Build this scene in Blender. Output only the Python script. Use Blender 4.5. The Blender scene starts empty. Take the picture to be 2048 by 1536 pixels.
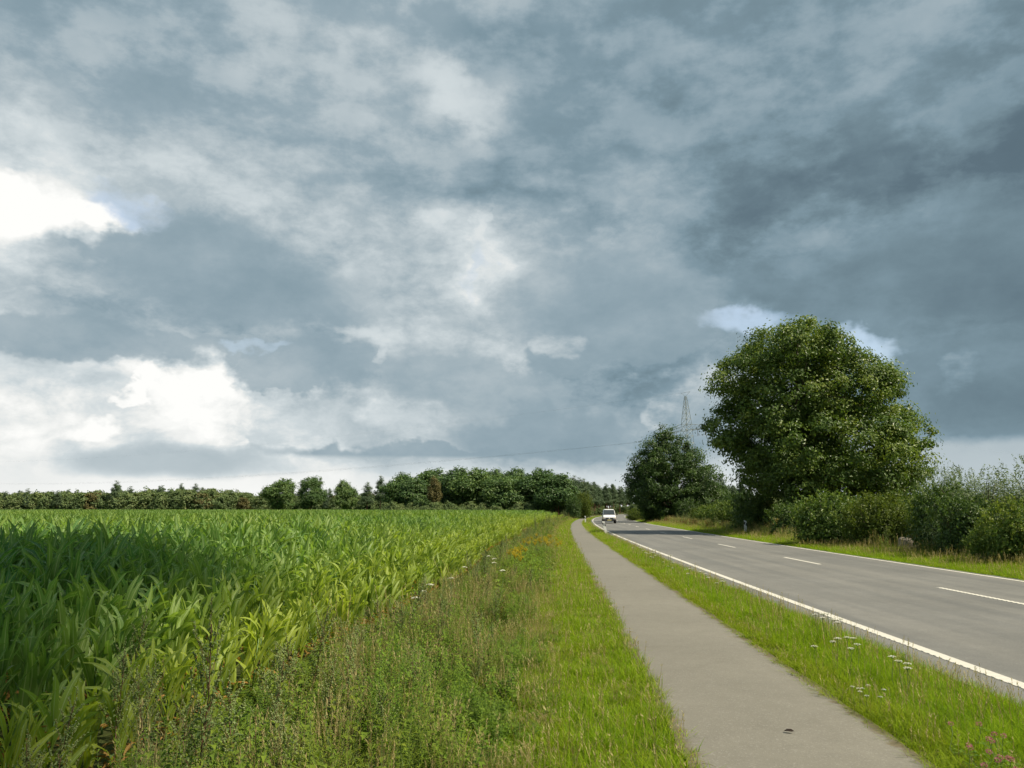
import bpy, bmesh, math, random
import numpy as np
from mathutils import Vector, Matrix, Euler

R = math.radians
SC = bpy.context.scene
COL = SC.collection
rng = np.random.default_rng(7)
random.seed(7)

# ---------------------------------------------------------------- camera
EYE = 1.8
PITCH = 9.1
FPX = 1580.0                      # focal length in pixels of a 2048 wide picture
cd = bpy.data.cameras.new('camera')
cd.sensor_width = 36.0
cd.lens = 36.0 * FPX / 2048.0
cd.clip_start = 0.05
cd.clip_end = 6000
cam = bpy.data.objects.new('camera', cd)
COL.objects.link(cam)
cam.location = (0, 0, EYE)
cam.rotation_euler = (R(90 + PITCH), 0, 0)
SC.camera = cam

# ---------------------------------------------------------------- light
SUN_EL = 50.0
SUN_TO = Vector((-0.91, 0.41, 0)).normalized()      # the way shadows fall on the ground
sd = bpy.data.lights.new('sun', 'SUN')
sd.energy = 5.0
sd.angle = R(0.55)
sd.color = (1.0, 0.90, 0.72)
sun = bpy.data.objects.new('sun', sd)
COL.objects.link(sun)
ldir = Vector((SUN_TO.x * math.cos(R(SUN_EL)), SUN_TO.y * math.cos(R(SUN_EL)), -math.sin(R(SUN_EL))))
sun.rotation_euler = ldir.to_track_quat('-Z', 'Y').to_euler()
sun.location = (40, -30, 60)

SC.view_settings.view_transform = 'Standard'
SC.view_settings.look = 'None'
SC.view_settings.gamma = 1.0
SC.view_settings.exposure = 0.55
SC.view_settings.use_curve_mapping = False
SC.render.film_transparent = False
cy = SC.cycles
cy.use_denoising = True
cy.max_bounces = 5
cy.diffuse_bounces = 3
cy.glossy_bounces = 2
cy.transmission_bounces = 3
cy.transparent_max_bounces = 6
cy.caustics_reflective = False
cy.caustics_refractive = False
cy.use_adaptive_sampling = True
cy.adaptive_threshold = 0.02
cy.sample_clamp_indirect = 6.0


# ---------------------------------------------------------------- node helpers
class S:
    """a socket that can be calculated with"""
    def __init__(s, nt, sock): s.nt = nt; s.s = sock
    def _m(s, op, *a, clamp=False):
        n = s.nt.nodes.new('ShaderNodeMath'); n.operation = op; n.use_clamp = clamp
        for i, v in enumerate((s,) + a):
            if isinstance(v, S): s.nt.links.new(v.s, n.inputs[i])
            else: n.inputs[i].default_value = float(v)
        return S(s.nt, n.outputs[0])
    def __add__(s, o): return s._m('ADD', o)
    def __radd__(s, o): return s._m('ADD', o)
    def __sub__(s, o): return s._m('SUBTRACT', o)
    def __rsub__(s, o): return (s * -1.0) + o
    def __mul__(s, o): return s._m('MULTIPLY', o)
    def __rmul__(s, o): return s._m('MULTIPLY', o)
    def __truediv__(s, o): return s._m('DIVIDE', o)
    def f(s, op, *a): return s._m(op, *a)
    def clamp(s): return s._m('ADD', 0.0, clamp=True)
    def smooth(s, a, b, lo=0.0, hi=1.0):
        n = s.nt.nodes.new('ShaderNodeMapRange'); n.interpolation_type = 'SMOOTHSTEP'
        s.nt.links.new(s.s, n.inputs['Value'])
        for k, v in (('From Min', a), ('From Max', b), ('To Min', lo), ('To Max', hi)): n.inputs[k].default_value = v
        return S(s.nt, n.outputs['Result'])

def xyz(nt, x, y, z):
    n = nt.nodes.new('ShaderNodeCombineXYZ')
    for i, v in enumerate((x, y, z)):
        if isinstance(v, S): nt.links.new(v.s, n.inputs[i])
        else: n.inputs[i].default_value = v
    return n.outputs[0]

def noise(nt, vec, scale, detail=4.0, rough=0.55, dist=0.0, color=False, lac=2.0):
    n = nt.nodes.new('ShaderNodeTexNoise')
    if vec is not None: nt.links.new(vec, n.inputs['Vector'])
    n.inputs['Scale'].default_value = scale
    n.inputs['Detail'].default_value = detail
    n.inputs['Roughness'].default_value = rough
    n.inputs['Distortion'].default_value = dist
    n.inputs['Lacunarity'].default_value = lac
    return n.outputs['Color'] if color else S(nt, n.outputs['Fac'])

def lin(c):
    """sRGB 0..255 to linear"""
    r = []
    for v in c:
        v = v / 255.0
        r.append(v / 12.92 if v <= 0.04045 else ((v + 0.055) / 1.055) ** 2.4)
    return r

def ramp(nt, fac, stops, interp='LINEAR'):
    n = nt.nodes.new('ShaderNodeValToRGB')
    cr = n.color_ramp; cr.interpolation = interp
    while len(cr.elements) < len(stops): cr.elements.new(0.5)
    for e, (p, c) in zip(cr.elements, stops):
        e.position = p
        e.color = tuple(c) + (1.0,) if len(c) == 3 else tuple(c)
    nt.links.new(fac.s if isinstance(fac, S) else fac, n.inputs['Fac'])
    return n.outputs['Color']

def mixc(nt, fac, a, b, blend='MIX'):
    n = nt.nodes.new('ShaderNodeMix'); n.data_type = 'RGBA'; n.blend_type = blend
    for sock, v in ((n.inputs[0], fac), (n.inputs[6], a), (n.inputs[7], b)):
        if isinstance(v, S): nt.links.new(v.s, sock)
        elif isinstance(v, bpy.types.NodeSocket): nt.links.new(v, sock)
        elif isinstance(v, (int, float)): sock.default_value = v
        else: sock.default_value = tuple(v)[:3] + (1.0,)
    return n.outputs[2]


# ---------------------------------------------------------------- sky
def pix_dir(px, py):
    """direction in the world of a point of the 2048 x 1536 view"""
    a = R(PITCH); x, y, z = px - 1024.0, FPX, 768.0 - py
    return np.array([x, y * math.cos(a) - z * math.sin(a), y * math.sin(a) + z * math.cos(a)])

def azel(px, py):
    d = pix_dir(px, py); d = d / np.linalg.norm(d)
    return math.atan2(d[0], d[1]), math.asin(d[2])

CLOUD_TONE = [
 [148,150,148,158,168,160,162,162,155,155,158,152,148,145,145,150,128],
 [150,152,146,150,160,172,168,160,146,148,152,160,152,146,140,142,128],
 [152,155,152,152,158,172,178,170,150,158,148,160,158,150,142,138,125],
 [170,172,165,158,160,165,172,196,165,160,150,155,148,146,138,132,120],
 [195,190,185,172,165,162,165,172,155,155,158,150,142,135,132,126,115],
 [215,205,200,188,178,168,160,150,152,155,160,152,140,132,128,125,118],
 [235,222,210,195,188,180,172,155,148,160,150,165,150,140,132,130,135],
 [225,205,165,172,180,190,185,190,175,175,165,150,155,150,150,138,130],
 [205,195,165,160,165,180,190,192,190,180,172,155,150,155,150,140,128],
 [205,195,180,155,152,160,180,195,195,180,160,150,155,150,140,130,120],
 [195,178,170,155,148,155,178,200,195,180,150,145,165,165,150,130,118],
 [165,162,160,165,165,180,200,195,190,175,152,160,160,155,150,140,122],
 [215,220,225,225,205,175,165,178,165,155,150,195,185,165,150,145,120],
 [225,228,225,232,232,225,215,190,170,165,165,175,175,170,150,130,115],
 [205,205,205,205,212,205,180,165,160,155,150,180,190,190,185,180,175],
 [212,218,222,220,218,222,220,218,216,214,214,212,212,212,205,200,195],
 [220,222,224,222,222,222,222,220,220,218,216,214,214,214,208,204,200]]

def tone_at(az, el):
    d = np.array([math.cos(el) * math.sin(az), math.cos(el) * math.cos(az), math.sin(el)])
    a = R(PITCH)
    yc = d[1] * math.cos(a) + d[2] * math.sin(a)
    zc = -d[1] * math.sin(a) + d[2] * math.cos(a)
    px = 1024 + FPX * d[0] / yc; py = 768 - FPX * zc / yc
    gx = min(max(px / 128.0, 0), 15.999); gy = min(max(py / 64.0, 0), 15.999)
    i, j = int(gx), int(gy); fx, fy = gx - i, gy - j
    T = CLOUD_TONE
    return ((T[j][i] * (1 - fx) + T[j][i + 1] * fx) * (1 - fy) + (T[j + 1][i] * (1 - fx) + T[j + 1][i + 1] * fx) * fy) / 255.0

W = bpy.data.worlds.new('World'); SC.world = W; W.use_nodes = True
wt = W.node_tree; wt.nodes.clear()
tc = wt.nodes.new('ShaderNodeTexCoord')
sp = wt.nodes.new('ShaderNodeSeparateXYZ'); wt.links.new(tc.outputs['Generated'], sp.inputs[0])
dx, dy, dz = (S(wt, sp.outputs[i]) for i in range(3))
az = dx.f('ARCTAN2', dy); el = dz.f('ARCSINE')
aev = xyz(wt, az, el * 1.35, 0.0)
den = dz.f('MAXIMUM', 0.0) + 0.16
qv = xyz(wt, dx / den, dy / den, 0.0)
# billows: the cloud field is bent by noise of two sizes
w1 = wt.nodes.new('ShaderNodeSeparateColor'); wt.links.new(noise(wt, aev, 5.0, 5.0, 0.55, 0.0, color=True), w1.inputs[0])
w2 = wt.nodes.new('ShaderNodeSeparateColor'); wt.links.new(noise(wt, aev, 21.0, 4.0, 0.6, 0.0, color=True), w2.inputs[0])
wx = (S(wt, w1.outputs[0]) - 0.5) * 0.19 + (S(wt, w2.outputs[0]) - 0.5) * 0.07
wy = (S(wt, w1.outputs[1]) - 0.5) * 0.12 + (S(wt, w2.outputs[1]) - 0.5) * 0.055
low = el.smooth(0.0, 0.12, 0.3, 1.0)
au = az + wx * low; ev = el + wy * low
AZ0, AZ1, NA = -0.70, 0.70, 25
EL = [0.0, 0.02, 0.045, 0.07, 0.095, 0.12, 0.15, 0.18, 0.21, 0.245, 0.28, 0.32, 0.36, 0.40, 0.45, 0.50, 0.56, 0.64]
fa = ((au - AZ0) / (AZ1 - AZ0)).clamp()
tone = None
for k, e in enumerate(EL):
    cols = [AZ0 + (AZ1 - AZ0) * i / (NA - 1) for i in range(NA)]
    row = ramp(wt, fa, [((i / (NA - 1)), [tone_at(a, e)] * 3) for i, a in enumerate(cols)], 'B_SPLINE')
    sep = wt.nodes.new('ShaderNodeSeparateColor'); wt.links.new(row, sep.inputs[0])
    rowv = S(wt, sep.outputs[0])
    if tone is None: tone = rowv
    else:
        t = ((ev - EL[k - 1]) / (e - EL[k - 1])).clamp()
        tone = tone + (rowv - tone) * t
# beyond the clouds that were seen the same broken cover goes on
cover = noise(wt, qv, 0.9, 5.0, 0.55)
away = (az.f('ABSOLUTE').smooth(0.60, 0.85) + el.smooth(0.60, 0.80)).f('MINIMUM', 1.0)
tone = tone + ((cover - 0.5) * 0.75 + 0.62 - tone) * away
# structure inside the cover: soft mottling, and layers with one ragged edge
n1 = noise(wt, qv, 1.7, 6.0, 0.52)
n2 = noise(wt, aev, 7.5, 7.0, 0.58)
n3 = noise(wt, xyz(wt, dx / den + 3.1, dy / den * 0.8, 2.0), 1.1, 6.0, 0.56)
n4 = noise(wt, xyz(wt, az + 5.0, el * 1.8, 4.0), 8.0, 7.0, 0.60)
hi = el.smooth(0.03, 0.2)
tone = tone + 0.035 + az.smooth(0.12, -0.45, 0.0, 0.035) + el.smooth(0.16, 0.04, 0.0, 0.03) + (n1 - 0.5) * (hi * el.smooth(0.3, 0.55, 0.11, 0.09)) + (n2 - 0.5) * (0.08 + 0.08 * hi)
tone = tone + (n3.smooth(0.34, 0.66) - 0.5) * (0.06 * hi) + (n4.smooth(0.38, 0.62) - 0.5) * (0.11 * el.smooth(0.02, 0.08))
# heaped billows in the lower half of the sky: round tops, sharp creases
bl = (noise(wt, xyz(wt, az + wx * 0.6, (el + wy * 0.6) * 1.6, 7.0), 7.0, 6.0, 0.62) - 0.5).f('ABSOLUTE') * 2.0
tone = tone + (bl - 0.22) * (el.smooth(0.02, 0.07) * el.smooth(0.55, 0.30) * 0.24)

def blob(px, py, rx, ry, soft, rot=0.0, u=au, v=ev):
    a0, e0 = azel(px, py)
    X = (u - a0) * (FPX / rx); Y = (v - e0) * (FPX / ry)
    if rot:
        c, s_ = math.cos(R(rot)), math.sin(R(rot))
        X = (u - a0) * (FPX * c / rx) + (v - e0) * (FPX * s_ / rx)
        Y = (v - e0) * (FPX * c / ry) - (u - a0) * (FPX * s_ / ry)
    d = X * X + Y * Y
    return d.smooth(1.0 + soft, 1.0 - soft)

def top(*masks):
    m = masks[0]
    for k in masks[1:]: m = m.f('MAXIMUM', k)
    return m
def lay(t, m, level, amount, rim=0.0):
    # a bank of cloud: its own level, and a paler thin rim
    t = t + ((n2 - 0.5) * 0.20 + level - t) * (m * amount)
    return t + m * (1.0 - m) * (4.0 * rim) if rim else t
# grey banks that hang lower
tone = lay(tone, top(blob(270, 478, 120, 42, 0.6), blob(430, 500, 150, 58, 0.6), blob(490, 570, 230, 80, 0.75), blob(570, 625, 170, 45, 0.7)), 0.66, 0.75, 0.012)
tone = lay(tone, top(blob(140, 690, 260, 36, 0.5), blob(380, 705, 150, 30, 0.5), blob(640, 735, 150, 42, 0.4), blob(560, 755, 140, 24, 0.4)), 0.67, 0.75, 0.012)
tone = lay(tone, top(blob(890, 765, 130, 62, 0.4), blob(1010, 800, 150, 50, 0.5)), 0.705, 0.65, 0.012)
tone = lay(tone, top(blob(1220, 590, 190, 120, 0.75), blob(1130, 720, 80, 42, 0.4), blob(1250, 690, 140, 40, 0.5)), 0.65, 0.75, 0.012)
tone = lay(tone, top(blob(1850, 560, 330, 110, 0.9), blob(1960, 765, 240, 85, 0.7), blob(1560, 560, 150, 40, 0.8)), 0.545, 0.75, 0.01)
# clear pale air under the level base of the bank at the far right
under = (el + wy * 0.15).smooth(azel(1950, 862)[1], azel(1950, 890)[1]) * az.smooth(0.30, 0.46)
tone = tone + (0.77 - tone) * (under * 0.85)
# sunlit tops of cumulus and bright rifts
white = top(blob(60, 400, 135, 46, 0.9), blob(180, 412, 75, 28, 0.95), blob(10, 375, 60, 35, 0.9))
cumu = top(blob(330, 775, 70, 28, 0.85), blob(410, 800, 52, 72, 0.7), blob(455, 815, 56, 54, 0.7), blob(505, 838, 34, 28, 0.7),
           blob(480, 880, 26, 26, 0.5), blob(175, 842, 52, 20, 0.7), blob(245, 785, 28, 11, 0.7))
rift = top(blob(905, 172, 100, 40, 0.99, -20) * 0.75, blob(870, 465, 42, 30, 0.98), blob(957, 470, 15, 46, 0.98), blob(690, 683, 60, 24, 0.95), blob(745, 720, 22, 26, 0.7),
           blob(1035, 735, 36, 24, 0.95), blob(1130, 688, 34, 26, 0.95), blob(1340, 775, 85, 22, 0.8), blob(1335, 822, 26, 44, 0.8), blob(1915, 765, 34, 24, 0.9) * 0.5)
tone = tone + (0.90 - tone) * (rift * (n4.smooth(0.36, 0.66))).clamp() * 0.66
low1 = blob(370, 925, 170, 30, 0.75, v=el + wy * 0.25) * 0.75
tone = tone + (1.04 - tone) * (white * n2.smooth(0.15, 0.52)).clamp()
tone = tone + (1.03 - tone) * (cumu * (n2 * 0.6 + bl * 0.4 + 0.05).smooth(0.2, 0.52)).clamp()
tone = tone + (0.72 - tone) * low1
# the long slate cloud with a level base low over the wood
edge = el.smooth(azel(1000, 922)[1], azel(1000, 910)[1])
base = top(blob(960, 905, 390, 20, 0.6), blob(1070, 868, 180, 52, 0.7), blob(670, 890, 40, 22, 0.5)) * edge
tone = lay(tone, base, 0.64, 0.8, 0.01)
holes = n4.smooth(0.25, 0.6) * top(blob(262, 392, 66, 26, 0.97, -20), blob(1510, 640, 125, 26, 0.98), blob(1745, 682, 72, 28, 0.98, -15), blob(505, 708, 46, 11, 0.98) * 0.45, blob(945, 548, 14, 28, 0.95) * 0.3)
tone = tone + (0.86 - tone) * (holes * 0.7)
cc = ramp(wt, tone.clamp(), [(0.0, lin((75, 92, 103))), (0.45, lin((95, 115, 127))), (0.54, lin((115, 137, 148))), (0.59, lin((127, 150, 162))), (0.67, lin((150, 169, 179))),
      (0.75, lin((178, 191, 197))), (0.85, lin((208, 217, 220))), (0.93, lin((237, 239, 237))), (1.0, lin((255, 255, 252)))])
sky = wt.nodes.new('ShaderNodeTexSky'); sky.sky_type = 'NISHITA'; sky.sun_disc = False
sky.sun_elevation = R(SUN_EL)
sky.sun_rotation = math.atan2(-SUN_TO.x, -SUN_TO.y)
sky.air_density = 1.0; sky.dust_density = 1.0; sky.ozone_density = 1.0
b1 = wt.nodes.new('ShaderNodeBackground'); b1.inputs['Strength'].default_value = 0.15
wt.links.new(sky.outputs[0], b1.inputs['Color'])
b2 = wt.nodes.new('ShaderNodeBackground'); b2.inputs['Strength'].default_value = 0.683
wt.links.new(cc, b2.inputs['Color'])
mx = wt.nodes.new('ShaderNodeMixShader')
wt.links.new((1.0 - holes * 0.42).s, mx.inputs[0])
wt.links.new(b1.outputs[0], mx.inputs[1]); wt.links.new(b2.outputs[0], mx.inputs[2])
wo = wt.nodes.new('ShaderNodeOutputWorld'); wt.links.new(mx.outputs[0], wo.inputs['Surface'])
W.cycles.sampling_method = 'MANUAL'
W.cycles.sample_map_resolution = 512


# ================================================================ mesh helpers
def mk_mesh(name, V, faces, mats, fmat=None, attrs=None, smooth=False):
    """V (n,3); faces: list of (m,3)/(m,4) arrays; attrs: {name: per-vertex floats}"""
    me = bpy.data.meshes.new(name)
    V = np.asarray(V, dtype=np.float32)
    faces = [np.asarray(f, dtype=np.int32) for f in faces if len(f)]
    me.vertices.add(len(V)); me.vertices.foreach_set('co', V.ravel())
    loops = np.concatenate([f.ravel() for f in faces])
    sizes = np.concatenate([np.full(len(f), f.shape[1], dtype=np.int32) for f in faces])
    starts = np.concatenate([[0], np.cumsum(sizes)[:-1]]).astype(np.int32)
    me.loops.add(len(loops)); me.loops.foreach_set('vertex_index', loops)
    me.polygons.add(len(sizes)); me.polygons.foreach_set('loop_start', starts)
    for m in (mats if isinstance(mats, (list, tuple)) else [mats]): me.materials.append(m)
    if fmat is not None: me.polygons.foreach_set('material_index', np.asarray(fmat, dtype=np.int32))
    me.polygons.foreach_set('use_smooth', np.full(len(sizes), bool(smooth)))
    for k, a in (attrs or {}).items():
        at = me.attributes.new(k, 'FLOAT', 'POINT'); at.data.foreach_set('value', np.asarray(a, dtype=np.float32))
    me.update(calc_edges=True); me.validate()
    return me

class MB:
    """collects pieces into one mesh"""
    def __init__(s): s.V = []; s.F = []; s.M = []; s.A = []; s.B = []; s.n = 0
    def add(s, V, F, mat=0, a=0.5, rib=0.0):
        V = np.asarray(V, dtype=np.float64).reshape(-1, 3)
        F = F if isinstance(F, list) and len(F) and isinstance(F[0], np.ndarray) and F[0].ndim == 2 else [np.asarray(F)]
        for f in F:
            s.F.append(np.asarray(f) + s.n); s.M.append(np.full(len(f), mat))
        s.V.append(V); s.A.append(np.broadcast_to(np.asarray(a, dtype=float), (len(V),)).copy()); s.B.append(np.broadcast_to(np.asarray(rib, dtype=float), (len(V),)).copy()); s.n += len(V)
        return s
    def join(s, o, M=None, matmap=None):
        V = np.concatenate(o.V)
        if M is not None: V = V @ np.array(M.to_3x3()).T + np.array(M.translation)
        for f, m in zip(o.F, o.M):
            s.F.append(f + s.n); s.M.append(m)
        s.V.append(V); s.A.append(np.concatenate(o.A)); s.B.append(np.concatenate(o.B)); s.n += len(V)
    def mesh(s, name, mats, smooth=False):
        # keep triangles and quads in the order given
        return mk_mesh(name, np.concatenate(s.V), s.F, mats, np.concatenate(s.M), {'var': np.concatenate(s.A), 'rib': np.concatenate(s.B)}, smooth)

BOXF = np.array([[0,3,2,1],[4,5,6,7],[0,1,5,4],[1,2,6,5],[2,3,7,6],[3,0,4,7]])
def box(mb, x0, x1, y0, y1, z0, z1, mat=0, a=0.5):
    mb.add([[x0,y0,z0],[x1,y0,z0],[x1,y1,z0],[x0,y1,z0],[x0,y0,z1],[x1,y0,z1],[x1,y1,z1],[x0,y1,z1]], BOXF, mat, a)

def tube(mb, pts, rad, sides=6, mat=0, a=0.5, cap=True):
    pts = np.asarray(pts, dtype=float); n = len(pts)
    rad = np.broadcast_to(np.asarray(rad, dtype=float), (n,))
    t = np.gradient(pts, axis=0); t /= np.linalg.norm(t, axis=1)[:, None] + 1e-9
    ref = np.array([1.0, 0, 0]) if abs(t[0][0]) < 0.8 else np.array([0, 1.0, 0])
    V = []
    ang = np.arange(sides) * 2 * np.pi / sides
    for i in range(n):
        u = np.cross(t[i], ref); u /= np.linalg.norm(u) + 1e-9; w = np.cross(t[i], u)
        V.append(pts[i] + rad[i] * (np.cos(ang)[:, None] * u + np.sin(ang)[:, None] * w))
    V = np.concatenate(V)
    F = []
    for i in range(n - 1):
        for k in range(sides):
            k2 = (k + 1) % sides
            F.append([i * sides + k, i * sides + k2, (i + 1) * sides + k2, (i + 1) * sides + k])
    fl = [np.array(F)]
    if cap and sides >= 3:
        fl.append(np.array([[(n - 1) * sides + 0, (n - 1) * sides + k, (n - 1) * sides + k + 1] for k in range(1, sides - 1)]))
    mb.add(V, fl, mat, a)

def bar(mb, p, q, r, mat=0, a=0.5, sides=4): tube(mb, [p, q], [r, r], sides, mat, a)

def disc(mb, c, r, n, normal=(0, 0, 1), mat=0, a=0.5, dome=0.0):
    nrm = np.array(normal, dtype=float); nrm /= np.linalg.norm(nrm)
    ref = np.array([1.0, 0, 0]) if abs(nrm[0]) < 0.8 else np.array([0, 1.0, 0])
    u = np.cross(nrm, ref); u /= np.linalg.norm(u); w = np.cross(nrm, u)
    ang = np.arange(n) * 2 * np.pi / n
    V = np.concatenate([[np.array(c) + nrm * dome], np.array(c) + r * (np.cos(ang)[:, None] * u + np.sin(ang)[:, None] * w)])
    mb.add(V, np.array([[0, 1 + k, 1 + (k + 1) % n] for k in range(n)]), mat, a)

def link(name, me, parent=None, loc=(0, 0, 0), rot=(0, 0, 0), scale=(1, 1, 1)):
    o = bpy.data.objects.new(name, me); COL.objects.link(o)
    o.location = loc; o.rotation_euler = rot; o.scale = scale
    if parent is not None: o.parent = parent
    return o

def empty(name, loc=(0, 0, 0), rot=(0, 0, 0), scale=(1, 1, 1)):
    o = link(name, None, None, loc, rot, scale); o.empty_display_size = 0.2
    return o

def tag(o, label, cat, group=None, kind=None):
    o['label'] = label; o['category'] = cat
    if group: o['group'] = group
    if kind: o['kind'] = kind
    return o

def struct(o): o['kind'] = 'structure'; return o

def copy_tree(o, loc=None, rot=None, scale=None, parent=None):
    c = o.copy(); COL.objects.link(c)
    if parent is not None: c.parent = parent
    for ch in o.children: copy_tree(ch, parent=c)
    if loc is not None: c.location = loc
    if rot is not None: c.rotation_euler = rot
    if scale is not None: c.scale = scale if hasattr(scale, '__len__') else (scale,) * 3
    return c


# ================================================================ materials
def new_mat(name):
    m = bpy.data.materials.new(name); m.use_nodes = True
    nt = m.node_tree; nt.nodes.clear()
    out = nt.nodes.new('ShaderNodeOutputMaterial')
    return m, nt, out

def principled(nt, col, rough=0.6, spec=0.5, metal=0.0, coat=0.0):
    p = nt.nodes.new('ShaderNodeBsdfPrincipled')
    if isinstance(col, bpy.types.NodeSocket): nt.links.new(col, p.inputs['Base Color'])
    else: p.inputs['Base Color'].default_value = tuple(col) + (1.0,)
    if isinstance(rough, S): nt.links.new(rough.s, p.inputs['Roughness'])
    else: p.inputs['Roughness'].default_value = rough
    p.inputs['Specular IOR Level'].default_value = spec
    p.inputs['Metallic'].default_value = metal
    p.inputs['Coat Weight'].default_value = coat
    return p

def attr(nt, name, kind='GEOMETRY'):
    n = nt.nodes.new('ShaderNodeAttribute'); n.attribute_type = kind; n.attribute_name = name
    return S(nt, n.outputs['Fac'])

def objrand(nt):
    return S(nt, nt.nodes.new('ShaderNodeObjectInfo').outputs['Random'])

def leaf_mat(name, dark, mid, light, trans=0.35, rough=0.5, spec=0.35, rib=None, tint=None, tlight=1.35):
    """three greens by leaf; var = leaf's own number; tint = plant's own number"""
    m, nt, out = new_mat(name)
    v = attr(nt, 'var'); r = objrand(nt)
    geo = nt.nodes.new('ShaderNodeNewGeometry')
    k = (v * 0.72 + r * 0.28).clamp()
    col = ramp(nt, k, [(0.05, dark), (0.5, mid), (0.97, light)])
    if tint is not None:
        tt = attr(nt, 'tint', 'INSTANCER').clamp()
        col = mixc(nt, tt, col, tint)
    if rib is not None:
        rb = attr(nt, 'rib')
        vein = (rb * 55.0 + noise(nt, geo.outputs['Position'], 9.0, 2.0) * 5.0).f('SINE') * 0.5 + 0.5
        col = mixc(nt, vein * 0.30, col, mixc(nt, 1.0, col, (0.62, 0.72, 0.60), 'MULTIPLY'))
        col = mixc(nt, rb.smooth(0.80, 0.97), col, rib)
    n = noise(nt, S(nt, geo.outputs['Position']).s, 3.0, 2.0)
    col = mixc(nt, (n - 0.3) * 0.5, col, mixc(nt, 1.0, col, (0.62, 0.66, 0.55), 'MULTIPLY'))
    p = principled(nt, col, rough, spec)
    t = nt.nodes.new('ShaderNodeBsdfTranslucent')
    nt.links.new(mixc(nt, 1.0, col, (tlight, tlight * 1.05, tlight * 0.45), 'MULTIPLY'), t.inputs['Color'])
    mx = nt.nodes.new('ShaderNodeMixShader'); mx.inputs[0].default_value = trans
    nt.links.new(p.outputs[0], mx.inputs[1]); nt.links.new(t.outputs[0], mx.inputs[2])
    nt.links.new(mx.outputs[0], out.inputs['Surface'])
    return m

def flat_mat(name, col, rough=0.6, spec=0.5, vary=0.15, scale=6.0, metal=0.0, coat=0.0, bump=0.0, bscale=40.0):
    m, nt, out = new_mat(name)
    tcn = nt.nodes.new('ShaderNodeTexCoord')
    n = noise(nt, tcn.outputs['Object'], scale, 4.0, 0.6)
    c = mixc(nt, n, [v * (1 - vary) for v in col], [min(1, v * (1 + vary)) for v in col])
    p = principled(nt, c, rough, spec, metal, coat)
    if bump:
        b = nt.nodes.new('ShaderNodeBump'); b.inputs['Strength'].default_value = bump; b.inputs['Distance'].default_value = 0.02
        nt.links.new(noise(nt, tcn.outputs['Object'], bscale, 4.0).s, b.inputs['Height'])
        nt.links.new(b.outputs[0], p.inputs['Normal'])
    nt.links.new(p.outputs[0], out.inputs['Surface'])
    return m

def asphalt_mat(name, c0, c1, c2, streak=0.0, width=0.0):
    m, nt, out = new_mat(name)
    geo = nt.nodes.new('ShaderNodeNewGeometry'); pos = geo.outputs['Position']
    big = noise(nt, pos, 0.35, 4.0, 0.6)
    mid = noise(nt, pos, 4.0, 5.0, 0.65)
    fine = noise(nt, pos, 160.0, 2.0, 0.7)
    c = ramp(nt, (big * 0.5 + mid * 0.3 + fine * 0.2), [(0.36, c0), (0.5, c1), (0.64, c2)])
    # loose pale and dark chippings in the surface
    vo = nt.nodes.new('ShaderNodeTexVoronoi'); vo.inputs['Scale'].default_value = 75.0; nt.links.new(pos, vo.inputs['Vector'])
    cs = nt.nodes.new('ShaderNodeSeparateColor'); nt.links.new(vo.outputs['Color'], cs.inputs[0])
    chip = S(nt, cs.outputs[0])
    c = mixc(nt, chip.smooth(0.86, 0.97) * 0.16, c, (0.40, 0.39, 0.36))
    c = mixc(nt, chip.smooth(0.14, 0.03) * 0.16, c, (0.06, 0.06, 0.06))
    if streak:
        # darker joints and paler wheel tracks that run with the lane
        u = attr(nt, 'across')
        trk = noise(nt, xyz(nt, u * 1.0, attr(nt, 'along') * 0.035, 0.0), 1.5, 4.0, 0.55)
        c = mixc(nt, trk.smooth(0.35, 0.68) * streak, c, mixc(nt, 1.0, c, (0.74, 0.76, 0.79), 'MULTIPLY'))
        wheel = (u * 3.6).f('SINE').f('ABSOLUTE')
        c = mixc(nt, wheel * 0.28, c, mixc(nt, 1.0, c, (1.22, 1.2, 1.17), 'MULTIPLY'))
    if width:
        # soil and dead grass washed over the rim, cracks and old patches
        u = attr(nt, 'across'); e = u.f('MINIMUM', u * -1.0 + width)
        dirt = (noise(nt, pos, 5.0, 5.0, 0.65) * 0.34 - e - 0.03).smooth(0.0, 0.09)
        c = mixc(nt, dirt * 0.85, c, mixc(nt, noise(nt, pos, 30.0, 3.0), (0.07, 0.055, 0.03), (0.15, 0.12, 0.06)))
        vc = nt.nodes.new('ShaderNodeTexVoronoi'); vc.feature = 'DISTANCE_TO_EDGE'; vc.inputs['Scale'].default_value = 0.33
        wv = nt.nodes.new('ShaderNodeVectorMath'); wv.operation = 'ADD'; nt.links.new(pos, wv.inputs[0])
        nt.links.new(noise(nt, pos, 2.0, 4.0, 0.6, color=True), wv.inputs[1]); nt.links.new(wv.outputs[0], vc.inputs['Vector'])
        crack = S(nt, vc.outputs['Distance']).smooth(0.006, 0.0) * noise(nt, pos, 0.6, 2.0).smooth(0.52, 0.62)
        c = mixc(nt, crack * 0.55, c, (0.05, 0.047, 0.04))
        spot = noise(nt, pos, 1.3, 3.0, 0.5).smooth(0.60, 0.72)
        c = mixc(nt, spot * 0.30, c, mixc(nt, 1.0, c, (0.78, 0.77, 0.74), 'MULTIPLY'))
    p = principled(nt, c, 0.82, 0.3)
    b = nt.nodes.new('ShaderNodeBump'); b.inputs['Strength'].default_value = 0.5; b.inputs['Distance'].default_value = 0.006
    nt.links.new(noise(nt, pos, 90.0, 3.0, 0.6).s, b.inputs['Height'])
    nt.links.new(b.outputs[0], p.inputs['Normal'])
    nt.links.new(p.outputs[0], out.inputs['Surface'])
    return m

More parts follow.
